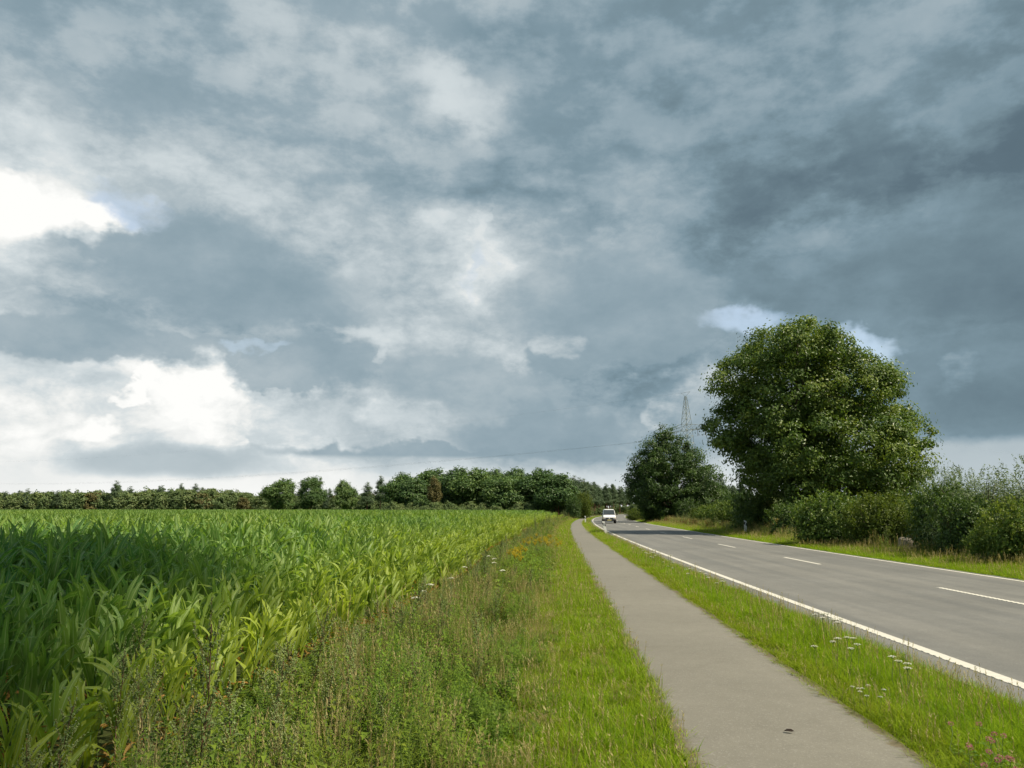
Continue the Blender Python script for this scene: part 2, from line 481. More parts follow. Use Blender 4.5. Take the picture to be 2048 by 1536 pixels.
def ground_mat():
    m, nt, out = new_mat('soil_and_turf')
    pos = nt.nodes.new('ShaderNodeNewGeometry').outputs['Position']
    a = noise(nt, pos, 0.8, 5.0, 0.6); b_ = noise(nt, pos, 14.0, 4.0, 0.6)
    c = ramp(nt, a * 0.5 + b_ * 0.5, [(0.35, (0.045, 0.040, 0.020)), (0.5, (0.050, 0.065, 0.018)), (0.65, (0.085, 0.095, 0.028))])
    p = principled(nt, c, 0.95, 0.1)
    b = nt.nodes.new('ShaderNodeBump'); b.inputs['Strength'].default_value = 0.8; b.inputs['Distance'].default_value = 0.05
    nt.links.new(b_.s, b.inputs['Height']); nt.links.new(b.outputs[0], p.inputs['Normal'])
    nt.links.new(p.outputs[0], out.inputs['Surface'])
    return m

def paint_mat():
    m, nt, out = new_mat('road_paint')
    pos = nt.nodes.new('ShaderNodeNewGeometry').outputs['Position']
    n = noise(nt, pos, 9.0, 6.0, 0.7); n2_ = noise(nt, pos, 60.0, 3.0, 0.7)
    wear = (n * 0.6 + n2_ * 0.4).smooth(0.56, 0.70)
    c = mixc(nt, wear * 0.8, (0.50, 0.48, 0.42), (0.20, 0.195, 0.17))
    p = principled(nt, c, 0.7, 0.4)
    nt.links.new(p.outputs[0], out.inputs['Surface'])
    return m

M_ground = ground_mat()
M_path = asphalt_mat('path_asphalt', (0.142, 0.133, 0.108), (0.163, 0.153, 0.125), (0.186, 0.175, 0.143), width=1.78)
M_road = asphalt_mat('road_asphalt', (0.126, 0.124, 0.113), (0.150, 0.147, 0.134), (0.178, 0.174, 0.159), streak=0.85)
M_paint = paint_mat()
M_bark = flat_mat('bark', (0.075, 0.055, 0.038), 0.9, 0.2, 0.4, 4.0, bump=0.8, bscale=12.0)
M_pinebark = flat_mat('pine_bark', (0.17, 0.10, 0.06), 0.9, 0.2, 0.4, 3.0, bump=0.6, bscale=10.0)
M_stem = flat_mat('green_stem', (0.10, 0.14, 0.04), 0.7, 0.3, 0.3, 20.0)
M_redstem = flat_mat('reddish_stem', (0.13, 0.075, 0.04), 0.7, 0.3, 0.3, 20.0)
M_maize = leaf_mat('maize_leaf', (0.046, 0.132, 0.041), (0.092, 0.223, 0.066), (0.196, 0.359, 0.094), 0.42, 0.5, 0.28, rib=(0.30, 0.38, 0.15), tint=(0.33, 0.38, 0.045), tlight=1.6)
M_maizestalk = flat_mat('maize_stalk', (0.10, 0.18, 0.05), 0.5, 0.4, 0.25, 8.0)
M_dry = leaf_mat('withered_leaf', (0.17, 0.085, 0.026), (0.29, 0.155, 0.042), (0.37, 0.25, 0.08), 0.35, 0.7, 0.2)
M_grass = leaf_mat('grass_blade', (0.074, 0.162, 0.008), (0.186, 0.301, 0.012), (0.373, 0.443, 0.026), 0.42, 0.6, 0.08, tint=(0.22, 0.22, 0.02))
M_straw = leaf_mat('straw', (0.20, 0.16, 0.06), (0.32, 0.26, 0.11), (0.42, 0.36, 0.17), 0.3, 0.7, 0.2)
M_weed = leaf_mat('weed_leaf', (0.047, 0.101, 0.011), (0.123, 0.218, 0.027), (0.259, 0.342, 0.043), 0.40, 0.6, 0.12, tint=(0.17, 0.18, 0.02))
M_grey = leaf_mat('mugwort_leaf', (0.065, 0.105, 0.030), (0.130, 0.185, 0.065), (0.230, 0.290, 0.120), 0.3, 0.7, 0.12)
M_bud = leaf_mat('mugwort_bud', (0.17, 0.22, 0.08), (0.27, 0.33, 0.13), (0.40, 0.44, 0.21), 0.3, 0.8, 0.1)
M_white = leaf_mat('white_petal', (0.58, 0.56, 0.46), (0.70, 0.68, 0.60), (0.82, 0.80, 0.74), 0.25, 0.7, 0.2, tlight=1.0)
M_yellow = leaf_mat('yellow_petal', (0.46, 0.32, 0.008), (0.58, 0.43, 0.015), (0.66, 0.53, 0.05), 0.3, 0.7, 0.2, tlight=1.0)
M_pink = leaf_mat('clover_petal', (0.30, 0.10, 0.13), (0.46, 0.18, 0.22), (0.60, 0.33, 0.36), 0.3, 0.7, 0.2, tlight=1.0)
M_rust = leaf_mat('rust_seed', (0.101, 0.032, 0.015), (0.170, 0.059, 0.029), (0.214, 0.105, 0.050), 0.3, 0.8, 0.15, tlight=1.0)
M_oak = leaf_mat('oak_leaf', (0.045, 0.079, 0.017), (0.094, 0.155, 0.029), (0.221, 0.269, 0.053), 0.30, 0.45, 0.35)
M_lime = leaf_mat('maple_leaf', (0.032, 0.063, 0.017), (0.063, 0.116, 0.024), (0.135, 0.186, 0.037), 0.28, 0.45, 0.35)
M_grove = leaf_mat('grove_leaf', (0.040, 0.081, 0.029), (0.085, 0.151, 0.044), (0.176, 0.245, 0.069), 0.26, 0.5, 0.3)
M_wood = leaf_mat('wood_leaf', (0.075, 0.117, 0.047), (0.136, 0.188, 0.070), (0.235, 0.264, 0.106), 0.25, 0.55, 0.25)
M_rusty = leaf_mat('rusty_leaf', (0.078, 0.078, 0.029), (0.130, 0.117, 0.042), (0.182, 0.156, 0.058), 0.25, 0.55, 0.25)
M_pine = leaf_mat('pine_needle', (0.040, 0.072, 0.037), (0.079, 0.121, 0.059), (0.138, 0.175, 0.086), 0.2, 0.55, 0.25)
M_shrub = leaf_mat('shrub_leaf', (0.044, 0.086, 0.019), (0.098, 0.160, 0.026), (0.229, 0.263, 0.045), 0.32, 0.5, 0.3)
M_willow = leaf_mat('willow_leaf', (0.062, 0.097, 0.041), (0.123, 0.172, 0.076), (0.227, 0.268, 0.131), 0.32, 0.5, 0.35)
M_gold = leaf_mat('golden_leaf', (0.040, 0.072, 0.012), (0.080, 0.120, 0.018), (0.150, 0.180, 0.030), 0.32, 0.5, 0.2)
M_grain = leaf_mat('ripe_grain', (0.26, 0.18, 0.05), (0.38, 0.27, 0.08), (0.46, 0.34, 0.12), 0.3, 0.7, 0.2)


# ================================================================ the lie of the land
def line_x(y):
    """the road's left edge line"""
    return 4.9 + 0.03 * y + 0.00025 * y * y
def path_l(y): return line_x(y) - 3.2 - 0.8 * np.exp(-np.maximum(y, -20) / 25.0)
PATH_W = 1.78
CENTRE, RIGHT = 4.25, 7.5
def path_r(y): return path_l(y) + PATH_W
def maize_x(y): return path_l(y) - 3.72 - 0.25 * np.sin(y * 0.21) 

def strip(name, xa, xb, y0, y1, step, z, mat, crown=0.0, jag=0.0, nx=2, skirt=0.0):
    ys = [y0]
    while ys[-1] < y1: ys.append(ys[-1] + step * (1 + max(0, ys[-1]) / 40.0))
    ys = np.array(ys); n = len(ys)
    g = np.random.default_rng(3)
    ja, jb = (np.convolve(g.normal(0, 1, n + 4), np.ones(3) / 3, 'same')[2:-2] * jag for _ in (0, 1))
    t = np.linspace(0, 1, nx)
    A = xa(ys) + ja; B = xb(ys) + jb
    X = A[:, None] * (1 - t) + B[:, None] * t
    Z = z + crown * (1 - (2 * t - 1) ** 2)[None, :] + 0 * X
    V = np.stack([X, np.repeat(ys[:, None], nx, 1), Z], -1).reshape(-1, 3)
    ac = (X - xa(ys)[:, None]).ravel(); al = np.repeat(ys, nx)
    i, k = np.meshgrid(np.arange(n - 1), np.arange(nx - 1), indexing='ij')
    q = (i * nx + k).ravel()
    F = [np.stack([q, q + 1, q + nx + 1, q + nx], -1)]
    if skirt:
        # broken edge of the surfacing, down to the soil
        lo = V.copy(); lo[:, 2] -= skirt
        m = len(V); V = np.concatenate([V, lo]); ac = np.tile(ac, 2); al = np.tile(al, 2)
        e = np.arange(n - 1) * nx
        F.append(np.stack([e, e + nx, e + nx + m, e + m], -1))
        e2 = e + nx - 1
        F.append(np.stack([e2, e2 + m, e2 + nx + m, e2 + nx], -1))
    me = mk_mesh(name, V, F, mat, attrs={'across': ac, 'along': al})
    return link(name, me)

# ground: one sheet to the horizon
gv = []
GX = np.array([-3000, -800, -300, -120, -60, -30, -15, -6, 0, 6, 15, 30, 60, 120, 300, 800, 3000.0])
GY = np.array([-600, -100, -30, -10, 0, 10, 20, 40, 80, 160, 320, 700, 1500, 4500.0])
gx, gy = np.meshgrid(GX, GY)
V = np.stack([gx, gy, np.full_like(gx, -0.03)], -1).reshape(-1, 3)
i, k = np.meshgrid(np.arange(len(GY) - 1), np.arange(len(GX) - 1), indexing='ij'); q = (i * len(GX) + k).ravel()
struct(link('ground', mk_mesh('ground', V, [np.stack([q, q + 1, q + len(GX) + 1, q + len(GX)], -1)], M_ground)))

struct(strip('cycle_path', path_l, path_r, -12, 420, 0.25, 0.0, M_path, 0.015, 0.035, 5, 0.06))
road = struct(strip('road', lambda y: line_x(y) - 0.42, lambda y: line_x(y) + RIGHT + 0.28, -20, 520, 0.4, 0.004, M_road, 0.035, 0.03, 13, 0.06))

def crown_z(x, y):
    t = (x - (line_x(y) - 0.42)) / (RIGHT + 0.70)
    return 0.004 + 0.035 * (1 - (2 * t - 1) ** 2)

def ribbon(name, off, w, y0, y1, step, ribs=False):
    """painted line; the nearer stretch has the raised cross ribs of profiled marking"""
    mb = MB(); y = y0
    ys = [y0]
    while ys[-1] < y1 - 1e-6: ys.append(min(y1, ys[-1] + step * (1 + max(0, ys[-1]) / 60.0)))
    P = []
    for y in ys:
        xl = line_x(y) + off
        P.append([[xl, y, crown_z(xl, y) + 0.005], [xl + w, y, crown_z(xl + w, y) + 0.005]])
    P = np.array(P).reshape(-1, 3); n = len(ys)
    q = np.arange(n - 1) * 2
    mb.add(P, np.stack([q, q + 1, q + 3, q + 2], -1))
    if ribs:
        y = max(y0, 3.0)
        while y < min(y1, 34):
            xl = line_x(y) + off; z = crown_z(xl, y)
            mb.add([[xl + .002, y, z], [xl + w - .002, y, z], [xl + w - .002, y + .085, z], [xl + .002, y + .085, z],
                    [xl + .006, y + .012, z + .010], [xl + w - .006, y + .012, z + .010], [xl + w - .006, y + .073, z + .010], [xl + .006, y + .073, z + .010]], BOXF)
            y += 0.16
    return mb.mesh(name, [M_paint])
for nm, off, w, rb in (('edge_line', 0.02, 0.165, True), ('edge_line', RIGHT - 0.16, 0.16, False)):
    o = link(nm, ribbon(nm, off, w, -10, 480, 0.5, rb), road)
k = 14.8
while k < 330:
    o = link('lane_dash', ribbon('lane_dash', CENTRE, 0.13, k, k + 4.0, 0.5, k < 30), road)
    k += 12.0


# ================================================================ foliage builders
def unit(v): return v / (np.linalg.norm(v, axis=-1, keepdims=True) + 1e-9)

def leaf_cloud(mb, P, N, size, g, var, mat=0, aspect=0.6):
    """one folded leaf for each point, its normal near N"""
    n = len(P)
    t = unit(np.cross(N, g.normal(0, 1, (n, 3)))); b = np.cross(N, t)
    sz = (size * g.uniform(0.65, 1.3, n))[:, None]
    base = P - t * sz * 0.5; tip = P + t * sz * 0.5 - N * sz * 0.12
    l = P + b * sz * aspect * 0.5 + N * sz * 0.1; r = P - b * sz * aspect * 0.5 + N * sz * 0.1
    V = np.stack([base, l, tip, r], 1).reshape(-1, 3)
    F = np.arange(4 * n).reshape(-1, 4)
    mb.add(V, F, mat, np.repeat(var, 4))

def crown_mesh(name, lobes, n, size, mat, seed, clump=0.55, per=26, flat=0.6, shell=0.62, aspect=0.62, up=0.55, spread=0.20, own=0.75):
    """leaf clumps spread through a set of ellipsoid lobes (cx,cy,cz,rx,ry,rz)"""
    g = np.random.default_rng(seed); L = np.array(lobes, dtype=float)
    w = (L[:, 3] * L[:, 4] + L[:, 3] * L[:, 5] + L[:, 4] * L[:, 5]); w /= w.sum()
    nc = max(6, n // per)
    C = []; O = []
    while len(C) < nc:
        k = g.choice(len(L), p=w); d = unit(g.normal(0, 1, 3)); 
        r = shell + (1 - shell) * g.random() ** 0.6
        if g.random() < 0.12: r = g.uniform(0.25, 0.7)
        p = L[k, :3] + d * L[k, 3:] * r
        q = ((p - L[:, :3]) / L[:, 3:]) ** 2
        if (q.sum(1) < 0.30).any() and g.random() < 0.75: continue
        C.append(p); O.append(unit(d / L[k, 3:] * L[k, 3:].mean()))
    C = np.array(C); O = np.array(O)
    cv = np.clip(g.normal(0.45, spread, nc), 0.05, 0.95)
    cr = clump * g.uniform(0.6, 1.35, nc)
    idx = np.repeat(np.arange(nc), per)
    off = g.normal(0, 1, (len(idx), 3)) * 0.55; off[:, 2] *= flat
    P = C[idx] + off * cr[idx][:, None]
    N = unit(off * own + O[idx] * 0.40 + np.array([0, 0, up * 0.8]) + g.normal(0, 0.34, (len(idx), 3)))
    var = np.clip(cv[idx] + g.normal(0, 0.16, len(idx)), 0, 1)
    mb = MB(); leaf_cloud(mb, P, N, size, g, var, 0, aspect)
    return mb.mesh(name, [mat])

def wobble(p, q, n, amp, g):
    p, q = np.array(p, float), np.array(q, float)
    t = np.linspace(0, 1, n)[:, None]
    L = np.linalg.norm(q - p)
    o = g.normal(0, amp * L, (n, 3)) * np.sin(np.pi * t)
    return p * (1 - t) + q * t + o

def trunk_mesh(name, h, r, tips, mat, seed, fork=None, rt=None):
    g = np.random.default_rng(seed); mb = MB()
    fork = h if fork is None else fork
    z = np.array([-0.15, 0.0, 0.25, 0.8, h * 0.5, h])
    rr = r * np.array([1.7, 1.45, 1.15, 1.0, 0.85, 0.6])
    pts = np.stack([g.normal(0, r * 0.15, 6), g.normal(0, r * 0.15, 6), z], 1); pts[:2, :2] = 0
    tube(mb, pts, rr, 9)
    top_ = pts[-1]
    for t in tips:
        s = pts[3] * 0 + np.array([0, 0, g.uniform(fork * 0.75, h)])
        pp = wobble(s, t, 6, 0.05, g)
        L = np.linalg.norm(np.array(t) - s)
        tube(mb, pp, np.linspace(r * 0.45, r * 0.08, 6), 6)
        for _ in range(2):
            a = pp[g.integers(2, 5)]
            tube(mb, wobble(a, a + unit(g.normal(0, 1, 3) + np.array([0, 0, 0.5])) * L * 0.3, 4, 0.06, g), np.linspace(r * 0.14, r * 0.03, 4), 5)
    return mb.mesh(name, [mat], True)

def tree(name, label, cat, crown_me, trunk_me, loc, rz=0.0, sc=(1, 1, 1), group=None):
    t = tag(empty(name, loc, (0, 0, rz), sc if hasattr(sc, '__len__') else (sc,) * 3), label, cat, group)
    if trunk_me: link('trunk', trunk_me, t)
    link('crown', crown_me, t)
    return t


# ================================================================ scattering small growth that nobody could count
def scatter(name, protos, P, rz, sc, idx, tint=None, tilt=None, zs=None):
    """one object: a cloud of points, each carrying one of the given plants"""
    n = len(P); me = bpy.data.meshes.new(name)
    me.vertices.add(n); me.vertices.foreach_set('co', np.asarray(P, np.float32).ravel())
    rot = np.zeros((n, 3), np.float32); rot[:, 2] = rz
    if tilt is not None: rot[:, :2] = tilt
    s3 = np.repeat(np.asarray(sc, np.float32)[:, None], 3, 1)
    if zs is not None: s3[:, 2] = zs
    for nm, ty, dat, key in (('prot', 'FLOAT_VECTOR', rot, 'vector'), ('pscale', 'FLOAT_VECTOR', s3, 'vector'), ('pidx', 'INT', np.asarray(idx, np.int32), 'value'),
                             ('tint', 'FLOAT', np.asarray(tint if tint is not None else np.zeros(n), np.float32), 'value')):
        a = me.attributes.new(nm, ty, 'POINT'); a.data.foreach_set(key, dat.ravel())
    o = link(name, me)
    ng = bpy.data.node_groups.new(name, 'GeometryNodeTree')
    ng.interface.new_socket('Geometry', in_out='INPUT', socket_type='NodeSocketGeometry')
    ng.interface.new_socket('Geometry', in_out='OUTPUT', socket_type='NodeSocketGeometry')
    gi = ng.nodes.new('NodeGroupInput'); go = ng.nodes.new('NodeGroupOutput')
    def named(nm, dt):
        x = ng.nodes.new('GeometryNodeInputNamedAttribute'); x.data_type = dt; x.inputs['Name'].default_value = nm; return x.outputs['Attribute']
    e2r = ng.nodes.new('FunctionNodeEulerToRotation'); ng.links.new(named('prot', 'FLOAT_VECTOR'), e2r.inputs[0])
    sca = named('pscale', 'FLOAT_VECTOR'); pid = named('pidx', 'INT')
    jn = ng.nodes.new('GeometryNodeJoinGeometry')
    for k, pm in enumerate(protos):
        po = bpy.data.objects.new(name + '_kind', pm)
        oi = ng.nodes.new('GeometryNodeObjectInfo'); oi.inputs['Object'].default_value = po; oi.inputs['As Instance'].default_value = False
        cmp_ = ng.nodes.new('FunctionNodeCompare'); cmp_.data_type = 'INT'; cmp_.operation = 'EQUAL'
        ng.links.new(pid, cmp_.inputs[2]); cmp_.inputs[3].default_value = k
        ip = ng.nodes.new('GeometryNodeInstanceOnPoints')
        ng.links.new(gi.outputs[0], ip.inputs['Points']); ng.links.new(cmp_.outputs[0], ip.inputs['Selection'])
        ng.links.new(oi.outputs['Geometry'], ip.inputs['Instance'])
        ng.links.new(e2r.outputs[0], ip.inputs['Rotation']); ng.links.new(sca, ip.inputs['Scale'])
        ng.links.new(ip.outputs[0], jn.inputs[0])
    ng.links.new(jn.outputs[0], go.inputs[0])
    md = o.modifiers.new('scatter', 'NODES'); md.node_group = ng
    o['kind'] = 'stuff'
    return o


# ================================================================ small plants
def blade(mb, p, d, L, w, bend, g, mat=0, a=0.5, seg=2):
    """a narrow blade that rises from p and bends over towards d (horizontal unit vector)"""
    t = np.linspace(0, 1, seg + 1)
    lean = g.uniform(0.03, 0.3)
    hor = L * (lean * t + bend * t * t); ver = L * (t - 0.45 * bend * t * t)
    c = np.array(p) + np.stack([d[0] * hor, d[1] * hor, ver], 1)
    s = np.array([-d[1], d[0], 0]) * w * 0.5
    ww = (1 - t ** 1.7)[:, None] * 0.95 + 0.05
    V = np.empty((2 * (seg + 1), 3)); V[0::2] = c - s * ww; V[1::2] = c + s * ww
    q = np.arange(seg) * 2
    mb.add(V, np.stack([q, q + 1, q + 3, q + 2], -1), mat, a)

def tuft(name, n, h, spread, w, mats, seed, bend=(0.1, 0.7), dry=0.0, heads=0):
    g = np.random.default_rng(seed); mb = MB()
    for _ in range(n):
        r = spread * math.sqrt(g.random()); th = g.uniform(0, 2 * np.pi); a2 = g.uniform(0, 2 * np.pi)
        blade(mb, (r * math.cos(th), r * math.sin(th), -0.02), (math.cos(a2), math.sin(a2)), h * g.uniform(0.5, 1.15), w * g.uniform(0.7, 1.3), g.uniform(*bend), g,
              1 if g.random() < dry else 0, float(np.clip(g.normal(0.5, 0.22), 0, 1)))
    for _ in range(heads):
        r = spread * math.sqrt(g.random()); th = g.uniform(0, 2 * np.pi); a2 = g.uniform(0, 2 * np.pi)
        H = h * g.uniform(1.15, 1.7); b = g.uniform(0.05, 0.22) * H
        p0 = np.array([r * math.cos(th), r * math.sin(th), 0]); p1 = p0 + np.array([math.cos(a2) * b, math.sin(a2) * b, H])
        mid = (p0 + p1) / 2 - np.array([math.cos(a2), math.sin(a2), 0]) * b * 0.25
        tube(mb, [p0, mid, p1], [0.0014, 0.0012, 0.0008], 3, 1, g.uniform(0.2, 0.8))
        v = p1 - mid; v /= np.linalg.norm(v)
        for k in range(9):
            c = p1 - v * 0.011 * k + g.normal(0, 0.003, 3)
            blade(mb, c, (math.cos(a2 + g.normal(0, 1)), math.sin(a2 + g.normal(0, 1))), 0.022, 0.006, 0.5, g, 1, g.uniform(0.3, 1), 1)
    return mb.mesh(name, mats)

def herb(mb, h, n, ll, lw, g, stem=1, leaf=0, droop=0.5, lean=0.1, sr=0.004, start=0.12, taper=0.6, pair=1, up=0.5):
    """a stem with leaves round it; returns points along the stem"""
    a = g.uniform(0, 2 * np.pi); top_ = np.array([math.cos(a) * lean * h, math.sin(a) * lean * h, h])
    pts = wobble((0, 0, -0.03), top_, 5, 0.03, g)
    tube(mb, pts, np.linspace(sr, sr * 0.4, 5), 4, stem, g.uniform(0.2, 0.8))
    for k in range(n):
        t = start + (1 - start) * (k + g.random()) / n
        f = t * 4; i = min(int(f), 3); p = pts[i] * (1 - (f - i)) + pts[i + 1] * (f - i)
        th = k * 2.4 + g.normal(0, 0.3)
        for s in range(pair):
            th2 = th + math.pi * s
            L = ll * (1 - taper * t) * g.uniform(0.7, 1.25); w = lw * (1 - taper * 0.7 * t) * g.uniform(0.8, 1.2)
            d = np.array([math.cos(th2), math.sin(th2), 0.0]); sd_ = np.array([-d[1], d[0], 0])
            tt = np.array([0.0, 0.45, 1.0])
            hor = L * (tt * (1 - up * 0.3)); ver = L * (up * tt - (up + droop) * tt * tt * 0.6)
            c = p + d * hor[:, None] + np.array([0, 0, 1.0]) * ver[:, None]
            ww = np.array([0.12, 0.5, 0.03]) * w
            V = np.concatenate([c - sd_ * ww[:, None] + np.array([0, 0, 0.12]) * ww[:, None], c, c + sd_ * ww[:, None] + np.array([0, 0, 0.12]) * ww[:, None]])
            mb.add(V, np.array([[0, 3, 4, 1], [1, 4, 5, 2], [3, 6, 7, 4], [4, 7, 8, 5]]), leaf, float(np.clip(g.normal(0.35 + 0.3 * t, 0.16), 0, 1)))
    return pts

def spike(mb, p, q, n, r, g, mat, stem):
    """a flowering spike of small buds from p to q"""
    p, q = np.array(p), np.array(q)
    pp = wobble(p, q, 4, 0.04, g); tube(mb, pp, np.linspace(0.0022, 0.001, 4), 3, stem)
    for k in range(n):
        t = (k + g.random()) / n; f = t * 3; i = min(int(f), 2)
        c = pp[i] * (1 - f + i) + pp[i + 1] * (f - i)
        rr = r * (1.15 - 0.8 * t)
        d = unit(g.normal(0, 1, 3) + np.array([0, 0, 0.5]))
        c2 = c + d * rr; s = 0.35 * r * g.uniform(0.7, 1.3) + 0.002
        u = unit(np.cross(d, g.normal(0, 1, 3))); w = np.cross(d, u)
        mb.add([c2 - u * s, c2 - w * s, c2 + d * s * 2.0, c2 + u * s, c2 + w * s], np.array([[0, 1, 2], [1, 3, 2], [3, 4, 2], [4, 0, 2]]), mat, float(np.clip(g.normal(0.5, 0.25), 0, 1)))

def mugwort(seed, h=1.0, branches=14):
    g = np.random.default_rng(seed); mb = MB()
    pts = herb(mb, h, 26, 0.11, 0.028, g, 1, 0, 0.4, 0.10, 0.006, 0.10, 0.55)
    for k in range(branches):
        t = 0.35 + 0.6 * k / branches; f = t * 4; i = min(int(f), 3)
        p = pts[i] * (1 - (f - i)) + pts[i + 1] * (f - i)
        th = k * 2.4 + g.normal(0, 0.4); L = h * (0.34 * (1.15 - t)) * g.uniform(0.7, 1.3) + 0.05
        q = p + np.array([math.cos(th) * L * 0.5, math.sin(th) * L * 0.5, L * 0.95])
        spike(mb, p + (q - p) * 0.12, q, int(16 + L * 60), 0.010, g, 2, 1)
        m = MB(); herb(m, L, 6, 0.05, 0.012, g, 1, 0, 0.3, 0.0, 0.001, 0.05, 0.6)
        ax = Vector(q - p).to_track_quat('Z', 'Y').to_matrix().to_4x4(); ax.translation = Vector(p); mb.join(m, ax)
    tip = pts[-1]; spike(mb, pts[3], tip + np.array([0, 0, 0.10 * h]), 40, 0.012, g, 2, 1)
    return mb

def umbel(g, mb, top_, R_, n, stem, flower, arch=0.25):
    c = np.array(top_)
    for k in range(n):
        r = R_ * math.sqrt((k + 0.5) / n); th = k * 2.399
        e = c + np.array([r * math.cos(th), r * math.sin(th), R_ * 0.7 - arch * r * r / R_ + g.normal(0, R_ * 0.04)])
        tube(mb, [c, e], [0.0009, 0.0007], 3, stem, 0.5, False)
        s = R_ * 0.17 * g.uniform(0.8, 1.25)
        disc(mb, e, s, 5, (g.normal(0, .2), g.normal(0, .2), 1), flower, float(g.uniform(0.2, 1)), dome=s * 0.35)

def weed_protos():
    P = []
    for k in range(3):                                      # 0-2 mugwort
        P.append(mugwort(20 + k, 0.85, 12).mesh('mugwort', [M_grey, M_redstem, M_bud]))
    for k in range(3):                                      # 3-5 leafy green herb
        g = np.random.default_rng(30 + k); mb = MB()
        for s in range(5):
            m = MB(); herb(m, 0.55 * g.uniform(0.6, 1.1), 16, 0.10, 0.032, g, 1, 0, 0.6, 0.25, 0.003, 0.08, 0.55, pair=2)
            M_ = Matrix.Translation((g.normal(0, .06), g.normal(0, .06), 0)); mb.join(m, M_)
        P.append(mb.mesh('leafy_herb', [M_weed, M_stem]))
    for k in range(2):                                      # 6-7 feathery pale herb
        g = np.random.default_rng(40 + k); mb = MB()
        for s in range(9):
            m = MB(); herb(m, 0.5 * g.uniform(0.6, 1.1), 26, 0.075, 0.010, g, 1, 0, 0.2, 0.3, 0.002, 0.05, 0.4, pair=2, up=0.7)
            mb.join(m, Matrix.Translation((g.normal(0, .07), g.normal(0, .07), 0)))
        P.append(mb.mesh('feathery_herb', [M_weed, M_stem]))
    for k in range(2):                                      # 8-9 broad dark leaves
        g = np.random.default_rng(50 + k); mb = MB()
        for s in range(4):
            m = MB(); herb(m, 0.42 * g.uniform(0.7, 1.1), 8, 0.15, 0.085, g, 1, 0, 0.6, 0.3, 0.004, 0.15, 0.3)
            mb.join(m, Matrix.Translation((g.normal(0, .09), g.normal(0, .09), 0)))
        P.append(mb.mesh('broad_leaf_weed', [M_weed, M_redstem]))
    P.append(tuft('tall_grass', 40, 0.42, 0.09, 0.006, [M_grass, M_straw], 60, (0.2, 0.8), 0.15, 6))     # 10
    P.append(tuft('dry_grass', 34, 0.40, 0.10, 0.004, [M_grass, M_straw], 61, (0.15, 0.6), 0.75, 16))    # 11
    P.append(tuft('rank_grass', 46, 0.34, 0.10, 0.007, [M_grass, M_straw], 62, (0.3, 1.0), 0.05, 0))     # 12
    return P


# ================================================================ where a point of the picture stands
def at_y(px, py, y):
    d = pix_dir(px, py); return np.array([d[0] / d[1] * y, y, EYE + d[2] / d[1] * y])
def at_z(px, py, z=0.0):
    d = pix_dir(px, py); k = (z - EYE) / d[2]; return np.array([d[0] * k, d[1] * k, z])

# ================================================================ trees
def random_lobes(h, w, foot, seed, n=11, rough=0):
    """a broad rounded crown of height h, width w, its lowest leaves at foot"""
    g = np.random.default_rng(seed); L = []
    hc = h - foot
    L.append((0, 0, foot + hc * 0.50, w * 0.34, w * 0.34, hc * 0.44))
    for k in range(n):
        th = k * 2.4 + g.normal(0, 0.4); t = g.uniform(0.12, 0.9)
        rad = w * 0.5 * math.sin(math.pi * (0.16 + 0.72 * t)) * 0.68
        r = w * g.uniform(0.15, 0.23)
        L.append((math.cos(th) * rad, math.sin(th) * rad, foot + hc * (0.08 + 0.80 * t), r, r, r * g.uniform(0.7, 0.95)))
    if rough:
        for k in range(rough):
            th = g.uniform(0, 6.28); rad = w * g.uniform(0.1, 0.5); r = w * g.uniform(0.07, 0.13)
            z = foot + hc * g.uniform(0.3, 0.98 - 0.7 * (rad / w)) ; L.append((math.cos(th) * rad, math.sin(th) * rad, z, r, r, r * 1.3))
    L.append((g.normal(0, w * .06), g.normal(0, w * .06), h - w * 0.16, w * 0.2, w * 0.2, w * 0.16))
    return L

# --- the large oak beside the road
Y1 = 62.0
base1 = at_y(1617, 1070, Y1); base1[2] = 0
OAK = [(1600,692,58),(1535,705,52),(1665,697,52),(1480,752,50),(1437,775,26),(1560,785,85),(1680,775,85),(1752,775,52),(1795,838,56),(1828,872,40),
       (1478,845,55),(1462,895,30),(1560,885,85),(1680,885,95),(1785,925,66),(1522,935,44),(1620,958,52),(1715,965,62),(1808,965,42),(1560,955,45),(1765,985,40)]
lob = []; g1 = np.random.default_rng(5)
for px, py, r in OAK:
    c = at_y(px, py, Y1) - base1; rr = r * Y1 / FPX
    lob.append((c[0], g1.normal(0, 0.8), c[2], rr, rr, rr * 0.85))
    if r > 40:
        dep = math.sqrt(max(0.1, 1 - (c[0] / 9.5) ** 2)) * 4.8
        for s in (-1, 1):
            lob.append((c[0] * 0.85 + g1.normal(0, .4), s * dep * g1.uniform(0.7, 1.05), c[2] * 0.97 + g1.normal(0, .4), rr * 0.8, rr * 0.8, rr * 0.66))
tips = [l[:3] for l in lob if l[3] > 1.6][::2]
oak_c = crown_mesh('oak_crown', lob, 150000, 0.235, M_oak, 11, 0.74, 96, 0.62, 0.74, spread=0.24, own=1.1)
oak_t = trunk_mesh('oak_trunk', 4.6, 0.42, tips, M_bark, 12, 3.4)
tree('oak_tree', 'tallest broad round oak tree beside the road behind roadside shrubs', 'tree', oak_c, oak_t, base1)

